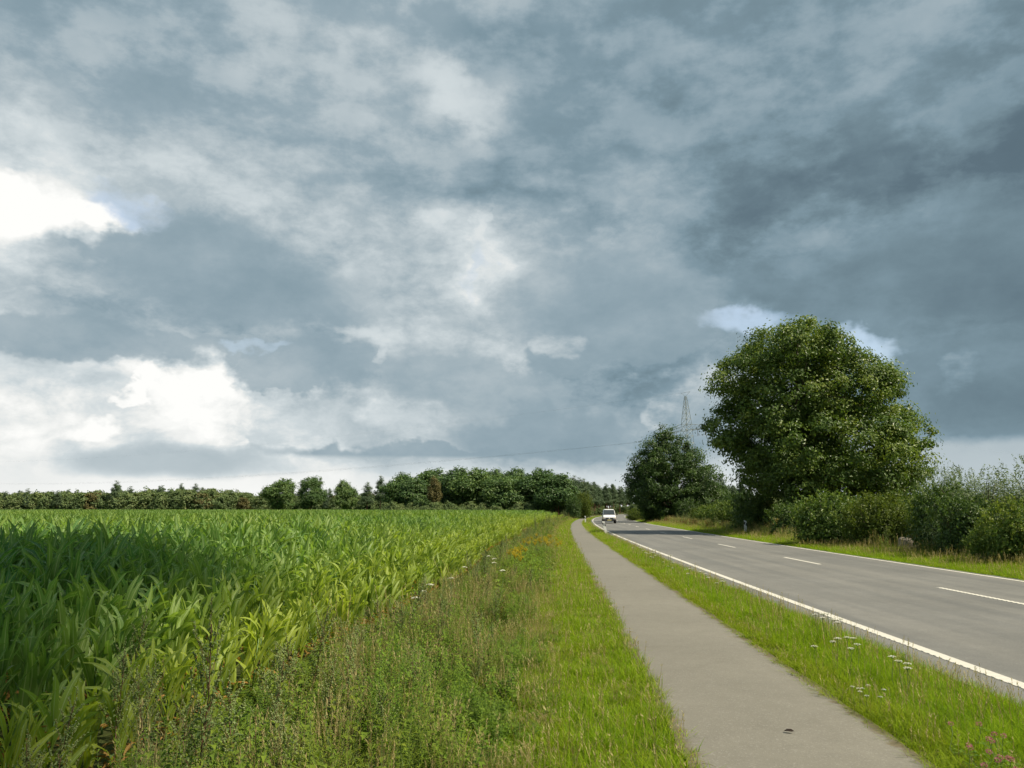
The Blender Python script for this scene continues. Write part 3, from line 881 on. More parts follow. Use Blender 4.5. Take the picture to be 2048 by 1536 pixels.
# --- the smaller dark tree left of it, with a pointed top
Y2 = 123.0
base2 = at_y(1346, 1045, Y2); base2[2] = 0
MAP = [(1330,872,22),(1305,895,26),(1350,893,28),(1290,925,30),(1335,925,45),(1385,925,32),(1275,955,24),(1310,965,42),(1365,965,48),(1415,960,32),(1290,990,34),(1340,1000,44),(1395,1000,40),(1436,988,22),(1270,962,18),(1420,985,30)]
lob = []
for px, py, r in MAP:
    c = at_y(px, py, Y2) - base2; rr = r * Y2 / FPX
    lob.append((c[0], g1.normal(0, 0.6), c[2], rr, rr, rr * 0.9))
    if r > 28:
        for s in (-1, 1): lob.append((c[0] * 0.8, s * 3.2 * g1.uniform(0.7, 1.1), c[2] * 0.96, rr * 0.85, rr * 0.85, rr * 0.75))
lime_c = crown_mesh('maple_crown', lob, 80000, 0.28, M_lime, 13, 0.85, 76, 0.6, 0.74, spread=0.22, own=1.0)
lime_t = trunk_mesh('maple_trunk', 3.6, 0.40, [l[:3] for l in lob if l[3] > 2.0][::2], M_bark, 14, 2.4)
tree('maple_tree', 'dense dark tree with pointed top in front of the power pylon', 'tree', lime_c, lime_t, base2)

# --- the grove and the single trees across the maize
GC = [crown_mesh('grove_crown', random_lobes(13.0, 11.5, 2.0, 70 + k, 13), 12000, 0.55, M_grove, 80 + k, 1.05, 22, 0.6, 0.55) for k in range(3)]
GT = [trunk_mesh('grove_trunk', 4.2, 0.30, [l[:3] for l in random_lobes(13.0, 11.5, 2.0, 70 + k, 13)[1::3]], M_bark, 90 + k, 2.6) for k in range(3)]
rusty_c = crown_mesh('birch_crown', random_lobes(11.0, 6.0, 3.0, 77, 9), 5000, 0.45, M_rusty, 87, 0.8, 20, 0.7, 0.5)
rusty_t = trunk_mesh('birch_trunk', 5.0, 0.16, [], M_pinebark, 97)
def place_tree(name, label, px, topy, wpx, y, k, h0=13.0, w0=11.5, crowns=GC, trunks=GT, group=None, rz=None):
    p = at_y(px, 1021, y); hz = at_y(px, topy, y)[2]; w = wpx * y / FPX * (1.22 if group and 'grove' in group else 1.0)
    return tree(name, label, 'tree', crowns[k % len(crowns)], trunks[k % len(trunks)] if trunks else None, (p[0], y, -0.05), g1.uniform(0, 6.28) if rz is None else rz,
                (w / w0, w / w0, hz / h0), group)
GRV = [(803, 947, 72, 214, 'broad tree at the field end of the dark grove'),
       (836, 953, 62, 206, 'second tree of the dark grove, lower, beside the rusty birch'),
       (861, 936, 62, 222, 'tall tree rising behind the rusty birch in the grove'),
       (910, 936, 74, 208, 'tall dark tree of the grove just past the rusty birch'),
       (944, 935, 76, 204, 'tallest broad dark tree in the middle of the grove'),
       (1008, 951, 72, 196, 'lower round tree in front of the grove middle'),
       (1024, 938, 74, 216, 'tree rising behind the lower round tree of the grove'),
       (1072, 937, 82, 198, 'tall tree of the grove second from its road end'),
       (1112, 947, 72, 186, 'dark tree at the road end of the grove'),
       (982, 939, 60, 226, 'brownish topped tree at the back of the grove')]
for k, (px, ty, w, y, lb) in enumerate(GRV):
    place_tree('grove_tree', lb, px, ty, w, y, k, group='trees of the grove behind the maize')
place_tree('birch_tree', 'slender rusty green birch in front of the dark grove', 868, 955, 30, 196, 0, 11.0, 6.0, [rusty_c], [rusty_t])
for k, (px, ty, w, y, lb) in enumerate([(558, 956, 66, 262, 'broadest of the three single trees standing beyond the maize field'),
                                        (622, 952, 54, 266, 'middle of the three single trees beyond the maize, with gaps in its crown'),
                                        (690, 961, 48, 270, 'smallest of the three single trees beyond the maize, nearest the grove')]):
    place_tree('field_tree', lb, px, ty, w, y, k + 1, group='single trees beyond the maize')

# --- pines by the bend
def pine_mesh(seed, h=12.0, n=5200):
    g = np.random.default_rng(seed); L = []
    for k in range(13):
        t = k / 12.0; z = h * (0.42 + 0.56 * t); r = (1.9 * (1 - t) ** 0.7 + 0.35)
        th = k * 2.4
        L.append((math.cos(th) * r * 0.55, math.sin(th) * r * 0.55, z, r * 0.75, r * 0.75, h * 0.055))
    c = crown_mesh('pine_crown', L, n, 0.42, M_pine, seed + 1, 0.55, 18, 0.7, 0.35, 0.3, 0.5)
    mb = MB(); pts = wobble((0, 0, -0.1), (g.normal(0, .2), g.normal(0, .2), h * 0.96), 6, 0.006, g)
    tube(mb, pts, np.linspace(0.17, 0.04, 6), 7)
    for k in range(5):
        z = h * g.uniform(0.35, 0.6); a = g.uniform(0, 6.28); tube(mb, [(0, 0, z), (math.cos(a) * 1.1, math.sin(a) * 1.1, z + 0.35)], [0.035, 0.012], 4)
    return c, mb.mesh('pine_trunk', [M_pinebark], True)
PN = [pine_mesh(100 + 3 * k) for k in range(3)]
def join_meshes(name, parts, mats):
    """several meshes as one, for the woods that read as one mass"""
    Vs, Fs, Ms, As = [], [], [], []; n = 0
    for k, me in enumerate(parts):
        v = np.empty(len(me.vertices) * 3, np.float32); me.vertices.foreach_get('co', v); v = v.reshape(-1, 3)
        a = np.full(len(v), 0.5, np.float32)
        if 'var' in me.attributes: me.attributes['var'].data.foreach_get('value', a)
        f3 = [p.vertices[:] for p in me.polygons if len(p.vertices) == 3]; f4 = [p.vertices[:] for p in me.polygons if len(p.vertices) == 4]
        for f in (f3, f4):
            if f: Fs.append(np.array(f) + n); Ms.append(np.full(len(f), k))
        Vs.append(v); As.append(a); n += len(v)
    return mk_mesh(name, np.concatenate(Vs), Fs, mats, np.concatenate(Ms), {'var': np.concatenate(As)})
pine_sites = []
for k in range(26):
    y = 184 + 6.2 * k + g1.uniform(-2, 2)
    x = path_l(y) - 4.0 - (k % 3) * 3.2 - g1.uniform(0, 1.5)
    pine_sites.append((x, y))
for k, (x, y) in enumerate(pine_sites):
    c, t = PN[k % 3]; s = g1.uniform(0.82, 1.02) * (0.93 + 0.18 * (y - 184) / 160)
    tree('pine_tree', 'tall pine with bare lower trunk along the road bend behind the van', 'tree', c, t, (x, y, -0.05), g1.uniform(0, 6.28), (s, s, s), 'pines along the bend')

# --- woods far off, each one mass
WD = []
for k in range(3):
    L = random_lobes(10.0, 8.0, 0.6, 120 + k, 9)
    WD.append(crown_mesh('wood_crown', L, 2600, 0.75, (M_wood, M_wood, M_rusty)[k], 130 + k, 1.1, 16, 0.6, 0.5))
PW = [join_meshes('pine_far', [PN[k][0], PN[k][1]], [M_pine, M_pinebark]) for k in range(2)]
def wood(name, label, sites, protos, pick):
    P = np.array([(x, y, -0.05) for x, y, s in sites]); n = len(P)
    o = scatter(name, protos, P, g1.uniform(0, 6.28, n), np.array([s for *_, s in sites]), pick(n), zs=np.array([s * g1.uniform(0.85, 1.1) for *_, s in sites]))
    tag(o, label, 'woodland', kind='stuff')
def band(px0, px1, y0, y1, n, h0, prof, h):
    out = []
    for _ in range(n):
        px = g1.uniform(px0, px1); y = g1.uniform(y0, y1) if g1.random() < 0.6 else g1.uniform(y0, y0 + 12)
        ty = np.interp(px, prof[0], prof[1]); x = at_y(px, 1021, y)[0]
        hz = at_y(px, ty, y)[2]
        out.append((x, y, hz / h0 * h * g1.uniform(0.80, 1.0)))
    return out
prof = ([-200, 0, 150, 270, 400, 520, 640, 780], [990, 986, 980, 976, 977, 985, 988, 984])
sites = band(-150, 800, 330, 400, 420, 10.0, prof, 1.0)
wood('far_wood', 'low mixed wood along the far edge of the maize field', sites, WD + PW, lambda n: g1.choice([0, 1, 2, 3, 4], n, p=[.47, .39, .06, .05, .03]))
sites = []
for _ in range(420):
    y = g1.uniform(205, 470); x = path_l(y) - 5 - g1.uniform(0, 60) if g1.random() < 0.75 else line_x(y) + 15 + g1.uniform(0, 40)
    if x < line_x(y) and y < 232 and x < path_l(y) - 16: continue
    if x > line_x(y) and y < 330: continue
    sites.append((x, y, g1.uniform(0.88, 1.08) * (0.92 + 0.26 * (y - 200) / 200)))
for _ in range(130):
    y = g1.uniform(540, 640); sites.append((g1.uniform(10, 210), y, g1.uniform(1.25, 1.6)))
wood('pine_wood', 'dark pine wood closing the view behind the road bend', sites, PW, lambda n: g1.integers(0, 2, n))
sites = band(1440, 2300, 210, 300, 160, 10.0, ([1440, 1480, 1520, 1560, 1700, 1860, 2048, 2300], [992, 986, 988, 980, 990, 984, 990, 990]), 1.0)
wood('distant_wood', 'dark line of wood beyond the ripe grain field', sites, WD, lambda n: g1.integers(0, 3, n))

# --- undergrowth that closes the woods towards the ground
sites = []
for _ in range(330):
    y = g1.uniform(186, 240)
    px = g1.uniform(770, 1135); x = at_y(px, 1021, y)[0]
    if x < path_l(y) - 4: sites.append((x, y, g1.uniform(0.22, 0.42)))
for _ in range(330):
    y = g1.uniform(184, 420); sites.append((path_l(y) - 3.5 - g1.uniform(0, 30) ** 1.0, y, g1.uniform(0.16, 0.36)))
for _ in range(160):
    y = g1.uniform(520, 560); sites.append((g1.uniform(10, 200), y, g1.uniform(0.4, 0.7)))
wood('undergrowth', 'low dark undergrowth below the grove and the pines', sites, WD[:2], lambda n: g1.integers(0, 2, n))

# --- shrubs along the road
def shrub_meshes(seed, h, w, n, size, mat, aspect=0.6, loose=0.5, shoots=0):
    L = random_lobes(h * 0.88, w * 0.9, 0.12, seed, 9, 14)
    L += [(w * 0.22 * math.cos(a), w * 0.22 * math.sin(a), h * 0.25, w * 0.24, w * 0.24, h * 0.24) for a in (0, 1.57, 3.14, 4.71)]
    c = crown_mesh('shrub_crown', L, n, size, mat, seed + 1, loose, 20, 0.75, 0.55, aspect, 0.5)
    g = np.random.default_rng(seed + 2)
    if shoots:
        mb = MB()
        for k in range(shoots):
            a = g.uniform(0, 6.28); r = w * 0.52 * math.sqrt(g.random())
            z = h * (0.35 + 0.55 * math.sqrt(max(0, 1 - (2 * r / (w * 1.05)) ** 2)))
            b = np.array([math.cos(a) * r, math.sin(a) * r, z]); q = b + np.array([math.cos(a) * 0.3, math.sin(a) * 0.3, 0.42]) * g.uniform(0.4, 1.25)
            P = wobble(b, q, 16, 0.03, g); N = unit(g.normal(0, 1, (16, 3)) + np.array([0, 0, .4]))
            leaf_cloud(mb, P + g.normal(0, 0.045, P.shape), N, size, g, np.clip(g.normal(0.62, 0.2, 16), 0, 1), 0, aspect)
        c = join_meshes('shrub_crown', [c, mb.mesh('shoots', [mat])], [mat, mat])
    mb = MB()
    for k in range(9):
        a = g.uniform(0, 6.28); r = w * g.uniform(0.1, 0.42)
        tube(mb, wobble((g.normal(0, .1), g.normal(0, .1), -0.05), (math.cos(a) * r, math.sin(a) * r, h * g.uniform(0.6, 0.98)), 5, 0.04, g), np.linspace(0.035, 0.006, 5), 5)
    return c, mb.mesh('shrub_stem', [M_bark])
# wispy shoots that stand out of the willow
def willow_meshes(seed, h, w, n):
    g = np.random.default_rng(seed)
    c0, s0 = shrub_meshes(seed, h * 0.93, w, n, 0.13, M_willow, 0.28, 0.42)
    mb = MB()
    for k in range(70):
        a = g.uniform(0, 6.28); r = w * 0.5 * math.sqrt(g.random()) * 0.95
        z = h * 0.93 * (0.55 + 0.4 * math.sqrt(max(0, 1 - (2 * r / w) ** 2)))
        b = np.array([math.cos(a) * r, math.sin(a) * r, z]); q = b + np.array([math.cos(a) * 0.25, math.sin(a) * 0.25, 0.55]) * g.uniform(0.4, 0.95)
        P = wobble(b, q, 14, 0.03, g); N = unit(g.normal(0, 1, (14, 3)) + np.array([0, 0, .4]))
        leaf_cloud(mb, P + g.normal(0, 0.03, P.shape), N, 0.12, g, np.clip(g.normal(0.6, 0.2, 14), 0, 1), 0, 0.28)
    return join_meshes('willow_crown', [c0, mb.mesh('willow_shoots', [M_willow])], [M_willow, M_willow]), s0
SH = {'willow': (willow_meshes(150, 3.8, 4.4, 25000), 3.8, 4.4),
      'green': (shrub_meshes(160, 2.5, 3.4, 11500, 0.14, M_shrub, 0.6, 0.42, 110), 2.5, 3.4),
      'dark': (shrub_meshes(165, 2.5, 3.2, 10500, 0.135, M_lime, 0.6, 0.42, 90), 2.5, 3.2),
      'gold': (shrub_meshes(170, 2.6, 3.8, 11500, 0.135, M_gold, 0.55, 0.42, 120), 2.6, 3.8)}
SHRUBS = [('willow', 1962, 916, 225, 31.5, 'tall grey green willow bush with wispy shoots'),
          ('willow', 2120, 925, 230, 29.0, 'grey green willow bush cut by the picture edge'),
          ('green', 2035, 982, 150, 26.5, 'bright green bush in front of the willow by the verge'),
          ('dark', 1885, 985, 130, 33.0, 'dark bush at the foot of the willow on its oak side'),
          ('gold', 1765, 988, 165, 38.5, 'yellowish green bush under the oak crown'),
          ('green', 1655, 1003, 150, 42.0, 'low green bush below the oak trunk'),
          ('dark', 1715, 985, 150, 50.0, 'dark bush behind the yellowish green bush'),
          ('dark', 1590, 992, 110, 54.0, 'dark bush beside the patch of ripe grain'),
          ('dark', 1505, 990, 90, 66.0, 'round dark bush behind the marker post'),
          ('green', 1455, 1000, 80, 77.0, 'green bush halfway between the oak and the pointed tree'),
          ('dark', 1480, 984, 90, 92.0, 'tall dark bush set back between the two large trees'),
          ('gold', 1405, 1008, 62, 96.0, 'yellowish bush over the rust brown weeds'),
          ('green', 1302, 988, 52, 128.0, 'light green sapling bush at the foot of the pointed tree'),
          ('gold', 1272, 1012, 46, 145.0, 'low yellowish bush where the road bends away'),
          ('green', 1838, 1003, 130, 47.0, 'green bush between the oak and the willow'),
          ('dark', 1925, 1010, 130, 30.0, 'dark bush at the very foot of the tall willow'),
          ('green', 1985, 1035, 110, 27.5, 'low leafy bush in front of the willow stems'),
          ('willow', 1900, 950, 130, 36.0, 'smaller willow bush on the oak side of the tall willow'),
          ('dark', 1620, 990, 120, 58.0, 'dark bush right behind the oak trunk'),
          ('green', 1425, 1006, 70, 88.0, 'green bush at the right foot of the pointed tree'),
          ('dark', 1375, 1006, 70, 118.0, 'dark bush hiding the trunk of the pointed tree'),
          ('gold', 1167, 983, 36, 180.0, 'pale yellow green bush at the road end of the grove'),
          ('dark', 1147, 1000, 34, 176.0, 'small dark bush tucked against the grove by the path')]
for kd, px, ty, w, y, lb in SHRUBS:
    (c, s0), h0, w0 = SH[kd]
    p = at_y(px, 1021, y); hz = at_y(px, ty, y)[2] * g1.uniform(0.80, 1.22); ws = w * y / FPX / w0 * g1.uniform(0.82, 1.0)
    t = tag(empty('roadside_shrub', (p[0], y, -0.04), (0, 0, g1.uniform(0, 6.28)), (ws, ws, hz / h0)), lb, 'shrub', 'shrubs beside the road')
    link('crown', c, t); link('stem', s0, t)


# ================================================================ maize
def maize_leaf(L, W_, a0, a1, twist, wave, g, mat=0, a=0.5, seg=7):
    """a blade that leaves the stalk along +X"""
    mb = MB(); t = np.linspace(0, 1, seg + 1)
    ang = np.radians(a0 + (a1 - a0) * t ** 1.6)
    dx_ = np.concatenate([[0], np.cumsum(np.sin((ang[1:] + ang[:-1]) / 2))]) * L / seg
    dz_ = np.concatenate([[0], np.cumsum(np.cos((ang[1:] + ang[:-1]) / 2))]) * L / seg
    w = W_ * 0.5 * np.minimum(1, 0.45 + 2.6 * t) * (1 - t ** 2.6) ** 0.8 + 0.002
    tw = np.radians(twist) * t
    side = np.stack([np.sin(tw) * np.cos(ang) * -1, np.cos(tw), np.sin(tw) * np.sin(ang)], 1)
    up_ = np.stack([-np.cos(ang), 0 * t, np.sin(ang)], 1)
    c = np.stack([dx_, wave * np.sin(t * 5.0) * 0.05, dz_], 1)
    fold = 0.30
    rip = 0.012 * np.sin(t * 23 + g.uniform(0, 6)) * (t > 0.15)
    lft = c + side * w[:, None] + up_ * (fold * w + rip)[:, None]; rgt = c - side * w[:, None] + up_ * (fold * w - rip)[:, None]
    V = np.stack([lft, c, rgt], 1).reshape(-1, 3)
    q = np.arange(seg) * 3
    F = np.concatenate([np.stack([q, q + 1, q + 4, q + 3], -1), np.stack([q + 1, q + 2, q + 5, q + 4], -1)])
    mb.add(V, F, mat, np.clip(a + 0.12 * np.repeat(t, 3), 0, 1), np.tile([0, 1, 0], seg + 1))
    return mb
gm = np.random.default_rng(21)
LEAVES = []
for k in range(12):
    LEAVES.append(maize_leaf(gm.uniform(0.66, 0.95), gm.uniform(0.078, 0.112), gm.uniform(10, 24), gm.choice([32, 52, 78, 112]) + gm.uniform(-10, 10),
                             gm.uniform(-70, 70), gm.uniform(-1, 1), gm, 0, float(np.clip(gm.normal(0.42, 0.18), 0.05, 0.95))))
for k in range(3):
    LEAVES.append(maize_leaf(gm.uniform(0.35, 0.5), 0.045, 45, 165, gm.uniform(-120, 120), 1.5, gm, 2, gm.uniform(0.3, 0.8)))
LEAFME = [l.mesh('maize_leaf', [M_maize, M_maizestalk, M_dry], True) for l in LEAVES]
def stalk_mb():
    mb = MB(); tube(mb, [(0, 0, -0.05), (0.005, 0, 0.45), (0, 0.008, 0.98)], [0.015, 0.013, 0.006], 6, 1); return mb
STALK = stalk_mb().mesh('maize_stalk', [M_maize, M_maizestalk, M_dry], True)
SPECS = []
for k in range(6):
    sp_ = []; yaw0 = gm.uniform(0, 6.28)
    for j in range(10):
        z = 0.10 + 0.088 * j
        sp_.append((int(gm.integers(0, 12)), z, yaw0 + math.pi * (j % 2) + gm.normal(0, 0.35), 0.72 + 0.30 * math.sin(math.pi * (j + 1.5) / 11), -0.25 * (j / 9.0)))
    for j in range(4): sp_.append((12 + int(gm.integers(0, 3)), 0.06 + 0.07 * j, gm.uniform(0, 6.28), gm.uniform(0.8, 1.1), 0.0))
    SPECS.append(sp_)
def leaf_matrix(z, yaw, s, lean):
    return Matrix.Translation((0, 0, z)) @ Matrix.Rotation(yaw, 4, 'Z') @ Matrix.Rotation(lean, 4, 'Y') @ Matrix.Scale(s, 4)
PLANTS = []
for sp_ in SPECS:
    mb = stalk_mb()
    for li, z, yaw, s, ln in sp_: mb.join(LEAVES[li], leaf_matrix(z, yaw, s, ln))
    PLANTS.append(mb.mesh('maize_plant', [M_maize, M_maizestalk, M_dry], True))

rows = []
def edge_dist(x, y): return maize_x(y) - x
for r in range(0, 420):
    off = 0.1 + 0.75 * r
    y = 2.0
    while y < 325:
        stp = 0.16 if y < 45 else (0.24 if y < 90 else (0.42 if y < 150 else 0.9))
        y += stp * gm.uniform(0.75, 1.25)
        if y > 60 and r % 2 and y > 140: continue
        x = maize_x(y) - off + gm.normal(0, 0.05)
        if x < -0.70 * y - 3.5: continue
        if y > 176 and x > -60 - (y - 176) * 0.0 and x > np.interp(y, [176, 186, 200], [60, -20, -34]): continue
        rows.append((x, y, off))
    if maize_x(325.0) - off < -0.70 * 325 - 4: break
rows = np.array(rows)
X, Y, OFF = rows.T
n = len(rows)
H = np.interp(OFF, [0.1, 1.0, 4.5], [0.86, 1.12, 1.56]) * np.interp(Y, [0, 40, 120, 220], [1.0, 1.04, 1.22, 1.36]) 
H = np.minimum(H, np.interp(Y, [0, 60, 220, 330], [1.62, 1.72, 2.08, 2.25])) * gm.uniform(0.88, 1.10, n)
patch = np.sin(X * 0.23 + 1.3 * np.sin(Y * 0.11)) * np.cos(Y * 0.17 + X * 0.05)
H *= 1 + 0.05 * patch
tint = np.clip(np.interp(OFF, [0.0, 0.9, 1.8, 4.0, 14], [0.85, 0.70, 0.35, 0.12, 0.08]) + 0.12 * patch + gm.normal(0, 0.10, n), 0, 0.95)  # yellowing of the edge plants, with sunlit brightness put into the colour too
tint *= np.where(OFF < 0.6, 1.0, np.interp(Y, [0, 5, 9, 14, 60, 200], [0.25, 0.35, 0.75, 1.0, 0.9, 0.8]))  # near rows behind the edge kept bluer: their shade tone put into the colour
tint = np.clip(tint + np.interp(Y, [12, 22, 60, 150, 300], [0.0, 0.22, 0.28, 0.20, 0.16]) * np.interp(OFF, [0, 2], [0, 1]), 0, 0.95)  # sunlit yellow green painted into the field farther back
SCL = H / 1.55
wide = np.interp(Y, [0, 60, 140, 330], [1.0, 1.0, 1.25, 1.9])
inview = (np.abs(X) < 0.66 * Y + 0.5) & (Y > 3.6)
order = np.argsort(np.where(inview, np.hypot(X, Y), 1e6))
solo = order[:300]
for rank, i in enumerate(solo):
    rz = gm.uniform(0, 6.28); sz = SCL[i]; sx = sz * gm.uniform(0.95, 1.1)
    lb = 'maize plant in the nearest rows of the field edge' if rank < 90 else 'maize plant of the near field behind the first rows'
    gr = 'nearest maize plants' if rank < 90 else 'maize plants of the near field'
    if rank < 90:
        t = empty('maize_plant', (X[i], Y[i], -0.03), (gm.normal(0, .05), gm.normal(0, .05), rz), (sx, sx, sz))
        link('stalk', STALK, t)
        for li, z, yaw, s, ln in SPECS[int(gm.integers(0, 6))]:
            o = link('leaf', LEAFME[li], t)
            o.matrix_local = leaf_matrix(z, yaw, s, ln); o['tint'] = float(tint[i])
    else:
        t = link('maize_plant', PLANTS[int(gm.integers(0, 6))], None, (X[i], Y[i], -0.03), (gm.normal(0, .05), gm.normal(0, .05), rz), (sx, sx, sz))
        t['tint'] = float(tint[i])
    tag(t, lb, 'maize', gr)
rest = np.ones(n, bool); rest[solo] = False
o = scatter('maize_field', PLANTS, np.stack([X, Y, np.full(n, -0.03)], 1)[rest], gm.uniform(0, 6.28, n)[rest], (SCL * wide)[rest], gm.integers(0, 6, n)[rest], tint[rest],
            gm.normal(0, 0.06, (n, 2))[rest], SCL[rest])
tag(o, 'wide field of green maize reaching back to the woods', 'maize field', kind='stuff')


# ================================================================ grass and weeds
gw = np.random.default_rng(33)
def fill(xa, xb, y0, y1, dens):
    """points between two lines; dens plants to the square metre, thinning with distance"""
    out = []; y = y0
    while y < y1:
        dy_ = max(0.5, y * 0.06); w = float(np.mean(xb(y) - xa(y)))
        m = gw.poisson(max(0.0, dens(y) * w * dy_))
        yy = y + gw.random(m) * dy_; u = gw.random(m)
        out.append(np.stack([xa(yy) * (1 - u) + xb(yy) * u, yy, np.full(m, -0.03), u], 1)); y += dy_
    return np.concatenate(out)
thin = lambda a: (lambda y: a * np.interp(y, [0, 10, 25, 60, 150, 300], [1.0, 1.0, 0.45, 0.16, 0.05, 0.02]))
grow = lambda y: np.interp(y, [0, 12, 25, 60, 150], [1.0, 1.0, 1.25, 1.7, 2.4])
G_short = [tuft('lawn_grass', 44, (0.12, 0.14, 0.17)[k], 0.10, 0.0055, [M_grass, M_straw], 200 + k, (0.2, 0.9), (0.03, 0.10, 0.2)[k], (0, 0, 2)[k]) for k in range(3)]
G_verge = [tuft('verge_grass', 44, 0.19, 0.11, 0.005, [M_grass, M_straw], 210 + k, (0.2, 0.9), (0.02, 0.05, 0.12)[k], (0, 1, 4)[k]) for k in range(3)]
def grass(name, label, pts, protos, probs, tf, base=1.0, zf=None):
    m = len(pts); y = pts[:, 1]; s = base * gw.uniform(0.7, 1.3, m)
    z = s * (zf(pts) if zf is not None else 1.0) * np.interp(y, [0, 60, 150], [1, 1.1, 1.4])
    o = scatter(name, protos, pts[:, :3], gw.uniform(0, 6.28, m), s * grow(y), gw.choice(len(protos), m, p=probs), np.clip(tf(pts) + gw.normal(0, .12, m), 0, 1), gw.normal(0, .10, (m, 2)), z)
    return tag(o, label, 'grass', kind='stuff')
def clump_noise(p, f=0.9): return 0.5 + 0.5 * np.sin(p[:, 0] * f * 2.3 + np.sin(p[:, 1] * f) * 2) * np.cos(p[:, 1] * f * 1.3 + np.sin(p[:, 0] * f * 1.7))
pts = fill(lambda y: path_l(y) - 1.35, lambda y: path_l(y) + 0.05, 2.5, 190, thin(150))
grass('mown_grass', 'short bright grass strip along the cycle path below the weeds', pts, G_short, [.5, .36, .14], lambda p: 0.02 + 0.38 * clump_noise(p) * clump_noise(p, 2.1), 1.0, lambda p: 0.6 + 0.9 * clump_noise(p, 1.4))
pts = fill(lambda y: path_r(y) - 0.05, lambda y: line_x(y) - 0.40, 2.5, 260, thin(120))
grass('verge_grass', 'green grass verge between the cycle path and the road', pts, G_verge, [.62, .28, .10], lambda p: np.where(p[:, 3] < 0.25, 0.34, 0.0) - 0.05 + 0.16 * clump_noise(p), 1.0,
      lambda p: np.interp(p[:, 3], [0, 0.15, 0.5, 0.85, 1], [0.45, 0.7, 1.15, 1.0, 0.55]) * (0.75 + 0.5 * clump_noise(p, 1.1)))
pts = fill(lambda y: line_x(y) + RIGHT + 0.25, lambda y: line_x(y) + RIGHT + 3.4, 12, 230, thin(100))
grass('far_verge_grass', 'grass verge beyond the road in front of the shrubs', pts, G_verge, [.5, .3, .2], lambda p: 0.02 + 0.15 * (p[:, 3] > 0.7) + 0.15 * clump_noise(p, .5), 1.15,
      lambda p: np.interp(p[:, 3], [0, 0.15, 0.6, 1], [0.6, 0.9, 1.2, 2.0]))
# weeds between the maize and the mown strip
WP = weed_protos()
pts = fill(lambda y: maize_x(y) + 0.05, lambda y: path_l(y) - 1.0, 2.6, 175, lambda y: 44 * np.interp(y, [0, 10, 30, 70, 180], [1, 1, 0.6, 0.25, 0.10]))
m = len(pts); u = pts[:, 3]; y = pts[:, 1]; cn = clump_noise(pts, 0.7)
idx = np.zeros(m, int)
for i in range(m):
    a = u[i]
    if a > 0.86: pr = {10: .25, 11: .22, 12: .35, 6: .18}
    elif a > 0.62: pr = {11: .16, 12: .24, 4: .16, 5: .12, 6: .18, 7: .12, 0: .02}
    elif a > 0.3: pr = {3: .15, 4: .12, 6: .16, 7: .15, 8: .10, 0: .03, 1: .02, 10: .10, 11: .12, 12: .05}
    else: pr = {3: .18, 5: .16, 8: .13, 9: .13, 0: .03, 1: .03, 2: .02, 12: .16, 6: .16}
    if 18 < y[i] < 34 and a > 0.45 and cn[i] > 0.4: pr = {8: .35, 9: .35, 3: .3}
    idx[i] = gw.choice(list(pr), p=np.array(list(pr.values())) / sum(pr.values()))
sc_ = gw.uniform(0.65, 1.2, m) * np.interp(y, [0, 25, 80, 175], [0.92, 1.05, 1.3, 1.7])
zs_ = sc_ * np.interp(u, [0, 0.2, 0.4, 0.7, 0.88, 1], [0.26, 0.45, 0.95, 0.85, 0.5, 0.2]) * np.interp(y, [0, 10, 16, 60, 175], [1.32, 1.28, 1.0, 0.85, 0.7]) * (0.62 + 0.62 * cn) * np.where(gw.random(m) < 0.10, 1.45, 1.0)
o = scatter('weeds', WP, pts[:, :3], gw.uniform(0, 6.28, m), sc_, idx, np.clip(0.15 + 0.5 * (cn - 0.5) + gw.normal(0, .15, m), 0, .8), gw.normal(0, .12, (m, 2)), zs_)
tag(o, 'tangle of tall weeds and dry grass between maize and mown strip', 'weeds', kind='stuff')
# rough growth at the foot of the shrubs
pts = fill(lambda y: line_x(y) + RIGHT + 2.7, lambda y: line_x(y) + RIGHT + 4.6, 16, 160, lambda y: 16 * np.interp(y, [0, 40, 160], [1, .7, .25]))
for qx, qy in ((1491, 1067.5), (1264, 1038), (1250, 1035), (1808, 1104), (1820, 1104)):
    d_ = at_z(qx, qy); pts = pts[~((np.abs(pts[:, 0] - d_[0] * pts[:, 1] / d_[1]) < 0.7) & (pts[:, 1] < d_[1] + 0.5))]      # mown clear before the marker posts
m = len(pts)
idx = gw.choice([10, 11, 3, 6, 12, 1], m, p=[.30, .12, .20, .18, .14, .06])
o = scatter('rough_growth', WP, pts[:, :3], gw.uniform(0, 6.28, m), gw.uniform(0.7, 1.3, m) * np.interp(pts[:, 1], [0, 160], [1, 1.7]), idx, np.clip(gw.normal(.2, .15, m), 0, .7), gw.normal(0, .1, (m, 2)))
tag(o, 'rank grass and weeds at the foot of the roadside shrubs', 'weeds', kind='stuff')
# ripe grain glimpsed between the shrubs
P = np.stack([gw.uniform(19, 90, 5200), gw.uniform(24, 150, 5200), np.full(5200, -0.03)], 1)
P = P[P[:, 0] > line_x(P[:, 1]) + RIGHT + 6.0]; m = len(P)
GR = [tuft('ripe_grain', 60, 0.62, 0.30, 0.012, [M_grain, M_grain], 230 + k, (0.05, 0.4), 0.0) for k in range(2)]
o = scatter('grain_field', GR, P, gw.uniform(0, 6.28, m), gw.uniform(1.2, 1.8, m), gw.integers(0, 2, m), zs=gw.uniform(0.9, 1.2, m))
tag(o, 'ripe golden grain field glimpsed between the roadside shrubs', 'grain field', kind='stuff')


